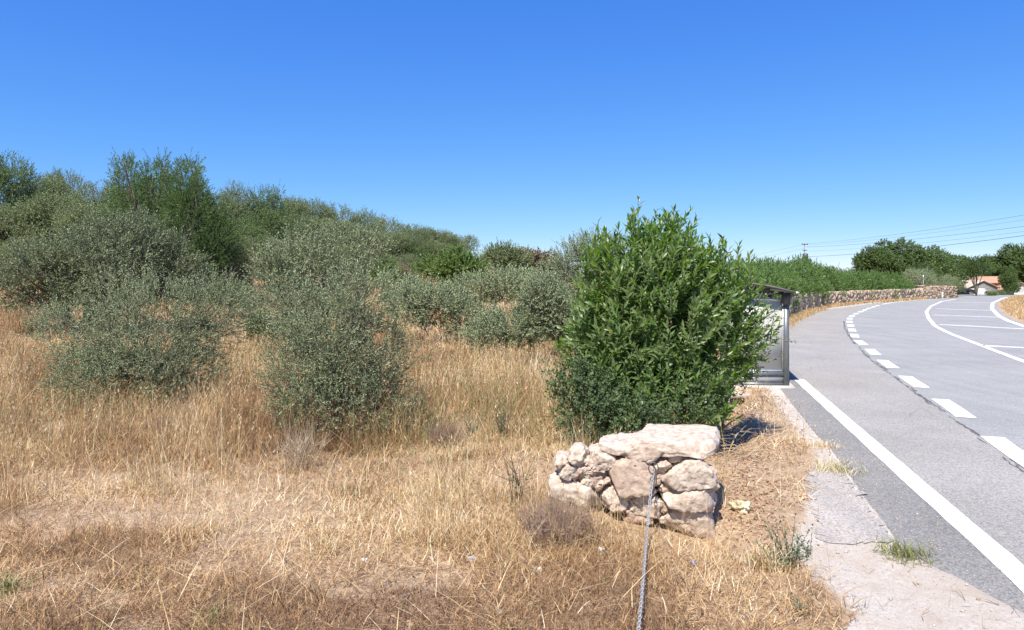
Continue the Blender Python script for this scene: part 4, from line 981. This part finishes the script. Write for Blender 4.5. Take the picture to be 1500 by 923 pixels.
# body behind: stones of the side and back, hidden fill
rng = np.random.default_rng(9)
for i in range(34):
    yy = rng.uniform(7.45, 10.6); zz = rng.uniform(.1, .6) if yy < 8.1 else rng.uniform(.05, .42)
    xx = rng.choice([1.05, 1.45, 1.75]) + rng.normal(0, .05) + (.3 * (yy - 7.4)); r = rng.uniform(.14, .24)
    a = np.linspace(0, 6.28, 9)[:-1]; P2 = np.stack([xx - WO[0] + np.cos(a) * r * rng.uniform(.8, 1.25, 8), zz + np.sin(a) * r * .75 * rng.uniform(.8, 1.2, 8)], 1)
    V, Fc, T = rock_from_poly(P2, yy - WO[1] - r, 2 * r, 1000 + i, amp=.03); build('stone', V, Fc, M['stone'], sw_, np.clip(T * .7, 0, 1), True)
m = MB(); m.box((0.02, .36, .3), (.9, .8, .75), 0, .1, .03); m.build('rubble_core', tint_mat('wall earth', [(0, (.16, .115, .085)), (1, (.3, .23, .18))], 12), sw_)

# ------------------------------------------------------------------ chain
def chain():
    P = [W(957, 690, 6.93), W(953, 722, 6.84), W(950, 752, 6.72), W(946, 800, 6.15), W(942, 850, 5.45), W(938, 895, 4.98), W(934, 940, 4.6), W(930, 1000, 4.15)]
    P = np.array(P); s0 = np.r_[0, np.cumsum(np.linalg.norm(np.diff(P, axis=0), axis=1))]
    pitch = .034; n = int(s0[-1] / pitch); t = np.linspace(0, s0[-1], n)
    Q = np.stack([np.interp(t, s0, P[:, k]) for k in range(3)], 1)
    for _ in range(12): Q[1:-1] = .25 * Q[:-2] + .5 * Q[1:-1] + .25 * Q[2:]
    Q[:, 2] = np.maximum(Q[:, 2], terrain(Q[:, 0], Q[:, 1]) + .05)
    o = thing('steel_chain', tuple(Q[0]), 'thin galvanised chain hanging from the stone wall and trailing towards the viewer', 'chain')
    m = MB(); tan = nrm(np.gradient(Q, axis=0))
    for i in range(n):
        a = np.array([1., 0, 0]); a = nrm(a - tan[i] * (a @ tan[i])); b = np.cross(tan[i], a)
        w = a if i % 2 else b; w = nrm(w * .8 + (b if i % 2 else a) * .45)
        th = np.linspace(0, 2 * math.pi, 9)
        pts = Q[i] - Q[0] + tan[i] * (np.cos(th) * .024)[:, None] + w * (np.sin(th) * .0135)[:, None]
        m.tube(pts, .0042, 5, .6, cap=False)
    m.build('links', M['galv'], o, True)
    m = MB(); th = np.linspace(0, 2 * math.pi, 12); m.tube(np.stack([np.cos(th) * .05, -.01 + 0 * th, np.sin(th) * .06 + .03], 1), .006, 5, .2, False)
    m.tube([(0, 0, .0), (.03, .08, .06), (0, .2, .08)], .006, 5, .3); m.build('tie_wire', M['darkmetal'], o)
chain()

# ------------------------------------------------------------------ litter and small stones
def crumple(name, label, px, py, r, seed, mat, cat, tn=.8, group=None, flat=.5):
    rng = np.random.default_rng(seed); x, y, z = hit(px, py)
    a = np.linspace(0, 6.28, 9)[:-1]; P2 = np.stack([np.cos(a) * r * rng.uniform(.6, 1.3, 8), np.sin(a) * r * flat * rng.uniform(.6, 1.3, 8)], 1)
    V, Fc, T = rock_from_poly(P2, -r * .7, r * 1.4, seed, .7, r * .5, 60)
    o = build(name, V, Fc, mat, None, np.clip(T * .3 + tn, 0, 1)); o.location = (x, y, z + r * flat * .8 + .01)
    return tag(o, label, cat, group)
crumple('litter', 'crumpled white plastic scrap on the bare patch, lower middle', 535, 828, .04, 1, M['plastic'], 'litter')
crumple('litter', 'small pale paper scrap in the straw right of the bare patch', 692, 826, .04, 2, M['plastic'], 'litter', .5)
crumple('litter', 'pale grey scrap among straw stalks below the purple dry bush', 791, 842, 0.028, 3, M['plastic'], 'litter', .6)
crumple('litter', 'upright white tissue scrap left of the chain', 882, 816, .038, 4, M['plastic'], 'litter', .8, None, .9)
crumple('litter', 'blue and white wrapper right of the chain', 1015, 829, .028, 5, M['plastic'], 'litter', -.05)
crumple('litter', 'tiny white scrap at the bottom edge', 733, 905, 0.020, 6, M['plastic'], 'litter')
crumple('litter', 'white scrap lying before the centre olive', 345, 712, 0.021, 7, M['plastic'], 'litter', .7)
crumple('yellow_stone', 'pale yellow lump of stone beside the drain edging', 1087, 752, .10, 8, M['yellowstone'], 'stone', .5, None, .55)
rng = np.random.default_rng(55)

# ------------------------------------------------------------------ weeds, tufts
def tuft(name, label, px, py, r, h, n, tlo, thi, seed, cat='grass tuft', wid=.006, mat='grass', lean=.6):
    rng = np.random.default_rng(seed); x, y, z = hit(px, py)
    P = np.c_[rng.normal(0, r, (n, 2)), np.zeros(n)]
    o = build(name, *blades(P, h * rng.uniform(.4, 1.1, n), rng.uniform(0, 6.28, n), rng.uniform(.1, lean, n), rng.uniform(.3, 1.0, n), np.full(n, wid), rng, rng.uniform(tlo, thi, n)), None) if False else None
    V, Fc, T = blades(P, h * rng.uniform(.4, 1.1, n), rng.uniform(0, 6.28, n), rng.uniform(.1, lean, n), rng.uniform(.3, 1.0, n), np.full(n, wid), rng, rng.uniform(tlo, thi, n))
    o = build(name, V, Fc, M[mat], None, T); o.location = (x, y, z); return tag(o, label, cat)
def blades(P, h, az, a0, a1, w, rng, tint):
    n = len(P); hd = np.stack([np.cos(az), np.sin(az), np.zeros(n)], 1); up = np.array([[0, 0, 1.]])
    sd = rng.uniform(0, 6.28, n); side = np.stack([np.cos(sd), np.sin(sd), np.zeros(n)], 1)
    side = nrm(side - hd * (side * hd).sum(1, keepdims=True) * .5)
    d0 = hd * np.sin(a0)[:, None] + up * np.cos(a0)[:, None]; a = np.minimum(a0 + a1, 1.75); d1 = hd * np.sin(a)[:, None] + up * np.cos(a)[:, None]
    p1 = P + d0 * (h * .5)[:, None]; p2 = p1 + d1 * (h * .5)[:, None]; w = w[:, None]
    V = np.stack([P - side * w / 2, P + side * w / 2, p1 - side * w * .45, p1 + side * w * .45, p2 - side * w * .12, p2 + side * w * .12], 1)
    b = np.arange(n)[:, None, None] * 6
    return V.reshape(-1, 3), (b + np.array([[[0, 1, 3, 2], [2, 3, 5, 4]]])).reshape(-1, 4), np.repeat(tint, 6)
tuft('green_tuft', 'low bright green grass tuft at the worn asphalt edge', 1326, 815, .13, .2, 260, .93, 1, 71, wid=.007, lean=1.2)
tuft('green_tuft', 'pale green dry grass tuft beside the asphalt crack', 1224, 690, .16, .22, 320, .80, .98, 72, wid=.006, lean=.9)
tuft('green_tuft', 'small green tuft at the far left bottom edge', 8, 868, .07, .2, 120, .93, 1, 73, wid=.008, lean=.8)
tuft('green_tuft', 'tiny green tuft at the bottom edge left of centre', 312, 916, .06, .12, 140, .93, 1, 74, wid=.008, lean=.8)
tuft('grass_tuft', 'greenish spiky tuft left of the leafy verge weed', 1122, 835, .07, .3, 160, .5, 1, 75, wid=.006)
tuft('grass_tuft', 'small straw tuft at the slab corner in the verge', 1205, 655, .12, .12, 200, .4, .95, 76, wid=.006, lean=1.2)
def weed(name, label, px, py, h, n, leafL, leafW, seed, mat='weed', spr=.35, nleaf=14, cat='weed', stem=None, tint_sh=0.):
    rng = np.random.default_rng(seed); x, y, z = hit(px, py); o = thing(name, (x, y, z - .02), label, cat)
    st = np.c_[rng.normal(0, .03, (n, 2)), np.zeros(n)]; dr_ = np.c_[rng.normal(0, spr, (n, 2)), np.ones(n)]
    (V, Fc, T), stems = make_shoots(st, dr_, h, nleaf, leafL, leafW, 1.0, rng, rng.uniform(.2, .8, n) + tint_sh, 2, 0, .12)
    build('foliage', V, Fc, M[mat], o, T)
    V, Fc, T = stems_mesh(stems, .004); build('stem', V, Fc, stem or M['bark'], o, T); return o
weed('leafy_weed', 'leafy grey-green weed growing in the verge gravel', 1156, 832, .36, 22, .045, .022, 81, spr=.55)
weed('leafy_weed', 'small sprawling weed reaching right over the gravel', 1180, 815, .22, 8, .035, .02, 82, spr=1.2, nleaf=10)
weed('small_weed', 'small dark weed low in the straw near the bottom right', 1172, 900, .12, 10, .03, .015, 83, spr=1.0, nleaf=8)
for i, (px, py, h, n) in enumerate([(735, 640, .55, 26), (690, 640, .5, 20), (700, 600, .6, 22), (615, 600, .5, 18), (760, 590, .5, 22), (660, 575, .5, 20), (420, 640, .45, 16), (150, 590, .5, 18), (35, 560, .5, 14), (640, 650, .45, 18), (790, 560, .6, 24)]):
    weed('field_weed', ['wispy green weed tallest between centre olive and laurel', 'wispy green weed right of the centre olive base', 'feathery weed upslope right of the centre olive', 'thin weed touching the right side of the centre olive', 'bushy weed left of the laurel base', 'weed clump in the gap above the centre olive base', 'thin weed at the left foot of the centre olive', 'weed below the left foreground olive', 'weed at the left border of the view', 'low weed close right of the centre olive', 'tall weed clump touching the laurel from the left'][i], px, py, h, n, .05, .011, 90 + i, spr=.35, nleaf=16, tint_sh=.05)
# purplish dry bush and dark thistle stalks left of the stone wall
def dry_bush(name, label, px, py, h, r, n, seed, mat, tn, cat='dry bush', th=.0025):
    rng = np.random.default_rng(seed); x, y, z = hit(px, py); o = thing(name, (x, y, z - .02), label, cat)
    st = np.c_[rng.normal(0, r * .25, (n, 2)), np.zeros(n)]; d = nrm(np.c_[rng.normal(0, r / h * .55, (n, 2)), np.ones(n)]); ln = h * rng.uniform(.4, 1.05, n)[:, None]
    m1 = st + d * ln * .5 + rng.normal(0, .02, (n, 3)); m2 = st + d * ln + rng.normal(0, .04, (n, 3))
    A = np.stack([st, m1, m2], 1)
    k = 3; s2 = np.repeat(m1, k, 0); e2 = s2 + nrm(np.repeat(d, k, 0) + rng.normal(0, .6, (n * k, 3))) * ln.repeat(k, 0) * .35
    B = np.stack([s2, (s2 + e2) / 2, e2], 1)
    V, Fc, T = stems_mesh(np.concatenate([A, B]), th, tn); build('stem', V, Fc, mat, o, np.clip(T + rng.normal(0, .2, len(T)), 0, 1)); return o
M['purpledry'] = tint_mat('greyish dead stems', [(0, (.20, .13, .09)), (.5, (.38, .27, .19)), (1, (.54, .42, .30))])
M['thistle'] = tint_mat('dark thistle stalk', [(0, (.10, .08, .05)), (1, (.22, .18, .11))])
dry_bush('dead_bush', 'mauve-grey dead bush in front of the left end of the stone wall', 815, 790, .5, .45, 420, 121, M['purpledry'], .5)
dry_bush('dead_bush', 'greyish dead bush below the left foreground olive', 245, 635, .4, .4, 300, 122, M['purpledry'], .7)
dry_bush('dead_bush', 'brown dead bush right of the centre olive foot', 650, 655, .5, .4, 260, 123, M['purpledry'], .2)
dry_bush('dead_bush', 'tall pale dead stalks in front of the centre olive', 440, 690, .75, .45, 60, 124, M['deadwood'], 1.0, th=.004)
dry_bush('thistle', 'dark thistle stalks standing left of the stone wall', 765, 735, .6, .2, 9, 125, M['thistle'], .4, 'thistle', .007)
# bare grey twigs in the shade right of the laurel
rng = np.random.default_rng(130); tb = thing('bare_twigs', (3.3, 10.6, gz(3.3, 10.6)), 'bare grey twigs lying in the shade between laurel and verge', 'twigs')
A = []
for i in range(34):
    a = np.array([rng.uniform(-.6, .3), rng.uniform(-1.6, .9), rng.uniform(.0, .25)]); d = nrm(np.array([rng.uniform(.3, 1), rng.uniform(-.9, .1), rng.uniform(-.1, .55)])) * rng.uniform(.3, .8)
    A.append([a, a + d * .5 + [0, 0, .08], a + d])
V, Fc, T = stems_mesh(np.array(A), .009, .8); build('twig', V, Fc, M['deadwood'], tb, T)

# fallen leaves near ditch/verge (uncountable)
rng = np.random.default_rng(140); n = 2200
cc = rng.choice(4, n, p=[.4, .3, .2, .1]); cpx = np.array([[1096, 600], [1110, 730], [1090, 670], [1160, 640]])[cc] + rng.normal(0, 1, (n, 2)) * np.array([[20, 14], [30, 48], [22, 30], [30, 40]])[cc]
cpx[:, 1] = np.clip(cpx[:, 1], 582, 900)
gxy = np.array([G(a, b) for a, b in cpx]); gzv = terrain(gxy[:, 0], gxy[:, 1])
d = nrm(np.c_[rng.normal(0, 1, (n, 2)), rng.normal(0, .2, n)]); nor = nrm(np.c_[rng.normal(0, .5, (n, 2)), np.ones(n)])
V, Fc, T = leaves_mesh(np.c_[gxy, gzv + .015], d, nor, rng.uniform(.03, .075, n), rng.uniform(.012, .03, n), rng.uniform(0, 1, n), 2)
tag(build('fallen_leaves', V, Fc, M['redlitter'], None, T), 'reddish brown fallen leaves scattered over ditch and verge', 'leaves', None, 'stuff')
# pebbles on the gravel
n = 5200; yy = rng.uniform(4.0, 15, n) ** 1.0; xx = xleft(yy) - rng.normal(.35, .5, n); r = rng.uniform(.002, .008, n) * (1 + .05 * yy) * np.where(rng.uniform(0, 1, n) < .04, 2.2, 1)
base = np.array([[1, 0, 0], [0, 1, 0], [-1, 0, 0], [0, -1, 0], [0, 0, .7], [0, 0, -.5]], float)
V = (np.c_[xx, yy, np.maximum(terrain(xx, yy), .004) + r * .3][:, None, :] + base[None] * r[:, None, None] * rng.uniform(.6, 1.2, (n, 6, 1))).reshape(-1, 3)
Fc = (np.arange(n)[:, None, None] * 6 + np.array([[[0, 1, 4], [1, 2, 4], [2, 3, 4], [3, 0, 4], [1, 0, 5], [2, 1, 5], [3, 2, 5], [0, 3, 5]]])).reshape(-1, 3)
tag(build('pebbles', V, Fc, M['stone'], None, np.repeat(rng.uniform(.3, 1, n), 6)), 'small loose stones on the pale gravel verge', 'pebbles', None, 'stuff')

# ------------------------------------------------------------------ dry grass
def grass_field():
    rng = np.random.default_rng(99)
    Vs = []; Fs = []; Ts = []; off = 0
    plots = [  # y0, y1, density/m2, height, width, kind
        (3.6, 7, 3400, 'mat'), (7, 11, 2100, 'mat'), (11, 18, 750, 'mat'), (18, 30, 260, 'mat'), (30, 62, 60, 'mat'),
        (4.2, 8, 620, 'tall'), (8, 13, 560, 'tall'), (13, 22, 300, 'tall'), (22, 40, 110, 'tall'), (40, 70, 34, 'tall')]
    for (y0, y1, dens, kd) in plots:
        x0, x1 = -.85 * y1 - .8, .42 * y1 + 1.0
        n = int((y1 - y0) * (x1 - x0) * dens); x = rng.uniform(x0, x1, n); y = rng.uniform(y0, y1, n)
        el = xleft(y) - x
        k = (x > -.85 * y - .8) & (el > .02)
        x, y, el = x[k], y[k], el[k]
        gm = gravel_mask(x, y); dd, _ = dist_poly(x, y, ditch)
        bare = vn(x, y, 1.3, 50) * .6 + vn(x, y, .45, 51) * .4
        clump = vn(x, y, .8, 52) * .5 + vn(x, y, .3, 53) * .5
        # named bare places: sandy patch at lower middle and lower left
        for (px, py, rr) in ((570, 850, .55), (95, 715, .45), (10, 890, .4), (230, 765, .3)):
            gx_, gy_ = G(px, py); bare = bare - .45 * np.exp(-(((x - gx_) / (rr * 1.6)) ** 2 + ((y - gy_) / rr) ** 2))
        pr = np.clip((bare - .27) / .16, .30, 1) * np.clip(1.05 - gm * 1.35, 0.015, 1)
        verge = (x > 2.15 + .12 * (y - 7)) & (y > 6.2)          # thin cover right of the stone wall
        pr = pr * np.where(verge, .22, 1) * np.where(dd < .35, .3, 1)
        pr = pr * np.where((x > 1.35) & (y < 7), .55, 1)
        inwall = (x > .9) & (x < 2.15) & (y > 7.0) & (y < 8.2)
        pr = np.where(inwall, 0, pr)
        # nearly bare beneath dense crowns is left natural
        if kd == 'tall':
            tz = sm((y - 5.6) / 3.0) * .85 + .22
            tz = tz + .5 * np.exp(-((x - .9) / .7) ** 2 - ((y - 6.75) / .35) ** 2)
            pr = pr * np.clip((clump - .38) / .16, .04, 1.3) * tz * np.where(verge, .25, 1)
        k = rng.uniform(0, 1, len(x)) < pr
        x, y, clump, bare, el = x[k], y[k], clump[k], bare[k], el[k]; n = len(x)
        z = terrain(x, y) - .01; wsc = np.maximum(1, y / 7.0)
        zone = vn(x, y, 2.6, 55); zone2 = vn(x, y, .9, 56)
        if kd == 'mat':
            h = rng.uniform(.05, .19, n) * (.6 + .8 * clump) * np.minimum(wsc, 2.2) ** .5
            a0 = rng.uniform(.5, 1.5, n); a1 = rng.uniform(-.2, .6, n); w = rng.uniform(.0025, .0075, n) * wsc * np.where(rng.uniform(0, 1, n) < .05, 1.6, 1)
            az = rng.uniform(0, 6.3, n)
            z = z + rng.uniform(0, .05, n)
        else:
            h = rng.uniform(.2, .72, n) * (.25 + 1.5 * clump) * (.55 + .55 * sm((y - 5) / 6))
            a0 = np.abs(rng.normal(.12, .28, n)); a1 = rng.uniform(0, .8, n); w = rng.uniform(.002, .0042, n) * wsc
            az = rng.uniform(0, 6.3, n)
        t = .04 + .80 * zone * .75 + .60 * (zone2 - .5) + rng.normal(0, .23, n) + (.06 if kd == 'tall' else 0) + np.where(rng.uniform(0, 1, n) < .10, .3, 0)
        t = np.clip(t, 0, .87)
        gmask = np.exp(-((x + .6) / 2.2) ** 2 - ((y - 11.5) / 2.6) ** 2) * .30 + .20 * np.exp(-((x + 7.5) / 2.) ** 2 - ((y - 13.) / 3) ** 2) + .10 * (y > 14) + .012
        t = np.where(rng.uniform(0, 1, n) < gmask, rng.uniform(.92, 1, n), t)
        V, Fc, T = blades(np.c_[x, y, z], h, az, a0, a1, w, rng, t)
        Vs.append(V); Fs.append(Fc + off); Ts.append(T); off += len(V)
        if kd == 'tall' and y0 < 20:      # seed heads
            k = rng.uniform(0, 1, n) < .35; m_ = int(k.sum())
            hd = np.stack([np.cos(az[k]), np.sin(az[k])], 1); aa = (a0 + a1)[k]
            tip = np.c_[x[k] + hd[:, 0] * (np.sin(a0[k]) + np.sin(aa)) * h[k] / 2, y[k] + hd[:, 1] * (np.sin(a0[k]) + np.sin(aa)) * h[k] / 2, z[k] + (np.cos(a0[k]) + np.cos(np.minimum(aa, 1.75))) * h[k] / 2]
            for r_ in range(3):
                V, Fc, T = blades(tip - [0, 0, .03], rng.uniform(.03, .07, m_), rng.uniform(0, 6.28, m_), rng.uniform(.1, .9, m_), rng.uniform(0, .6, m_), rng.uniform(.003, .006, m_) * wsc[k], rng, np.clip(t[k] + .1, 0, 1))
                Vs.append(V); Fs.append(Fc + off); Ts.append(T); off += len(V)
    # long fallen straws
    n = 700; y = rng.uniform(4.2, 12, n); x = rng.uniform(-.85 * y, .3 * y); k = (xleft(y) - x > 1.2); x, y = x[k], y[k]; n = len(x)
    V, Fc, T = blades(np.c_[x, y, terrain(x, y) + .05], rng.uniform(.2, .55, n), rng.uniform(0, 6.28, n), rng.uniform(.9, 1.5, n), rng.uniform(0, .15, n), rng.uniform(.003, .006, n) * np.maximum(1, y / 7), rng, rng.uniform(.6, .87, n))
    Vs.append(V); Fs.append(Fc + off); Ts.append(T); off += len(V)
    print('grass blades', off // 6)
    tag(build('dry_grass', np.concatenate(Vs), np.concatenate(Fs), M['grass'], None, np.concatenate(Ts)), 'matted straw and tall dry grass covering the field', 'grass', None, 'stuff')
    # far bank and wall-foot grass
    Vs = []; Fs = []; Ts = []; off = 0
    n = 60000; y = rng.uniform(20, 108, n); x = xright(y) + np.abs(rng.normal(0, 6, n)) + .1
    n2 = 30000; s = rng.uniform(0, sw[-1], n2); i = np.clip(np.searchsorted(sw, s), 0, len(wall_all) - 1); P = wall_all[i] - nw[i] * (.3 + np.abs(rng.normal(0, .3, n2)))[:, None]
    x = np.r_[x, P[:, 0]]; y = np.r_[y, P[:, 1]]; n = len(x)
    V, Fc, T = blades(np.c_[x, y, terrain(x, y)], rng.uniform(.1, .4, n), rng.uniform(0, 6.28, n), rng.uniform(0, .6, n), rng.uniform(0, .8, n), np.maximum(.004, .0005 * y), rng, np.clip(rng.normal(.55, .2, n), 0, .95))
    tag(build('bank_grass', V, Fc, M['grass'], None, T), 'straw-coloured grass on the far bank and along the wall foot', 'grass', None, 'stuff')
grass_field()

# ------------------------------------------------------------------ light, sky, camera
w = bpy.data.worlds.new('World'); scn.world = w; w.use_nodes = True; nt = w.node_tree
bg = nt.nodes['Background']; sky = nt.nodes.new('ShaderNodeTexSky'); sky.sky_type = 'NISHITA'; sky.sun_disc = False
sky.sun_elevation = SUN_EL; sky.sun_rotation = math.atan2(SUN[0], SUN[1]); sky.altitude = 2500; sky.air_density = 1.0; sky.dust_density = 0.0; sky.ozone_density = 4
sp = nt.nodes.new('ShaderNodeSeparateColor'); cb = nt.nodes.new('ShaderNodeCombineColor'); nt.links.new(sky.outputs[0], sp.inputs[0])
for ch, (k_, g_) in enumerate(((.53, 1.20), (1.19, .80), (4.15, .30))):
    nt.links.new(math_(nt, 'MULTIPLY', math_(nt, 'POWER', sp.outputs[ch], g_), k_), cb.inputs[ch])
nt.links.new(cb.outputs[0], bg.inputs[0]); bg.inputs[1].default_value = .08
sl = bpy.data.lights.new('sun', 'SUN'); sl.energy = 4.6; sl.angle = math.radians(.53); sl.color = (1, .94, .85)
so = bpy.data.objects.new('sun', sl); COL.objects.link(so)
to_sun = Vector((SUN[0] * math.cos(SUN_EL), SUN[1] * math.cos(SUN_EL), math.sin(SUN_EL)))
so.rotation_euler = to_sun.to_track_quat('Z', 'Y').to_euler(); so.location = (-20, -20, 40)
cam = bpy.data.cameras.new('camera'); cam.lens = 24; cam.sensor_width = 36; cam.shift_y = -(461.5 - HY) / 1500; cam.clip_end = 6000; cam.clip_start = .05
co = bpy.data.objects.new('camera', cam); COL.objects.link(co); co.location = (0, 0, H); co.rotation_euler = (math.pi / 2, 0, 0)
scn.camera = co
vs = scn.view_settings; vs.view_transform = 'Standard'; vs.look = 'None'; vs.gamma = 1; vs.use_curve_mapping = False; vs.exposure = .86
scn.cycles.use_denoising = True
scn.cycles.max_bounces = 6; scn.cycles.diffuse_bounces = 3; scn.cycles.transparent_max_bounces = 8
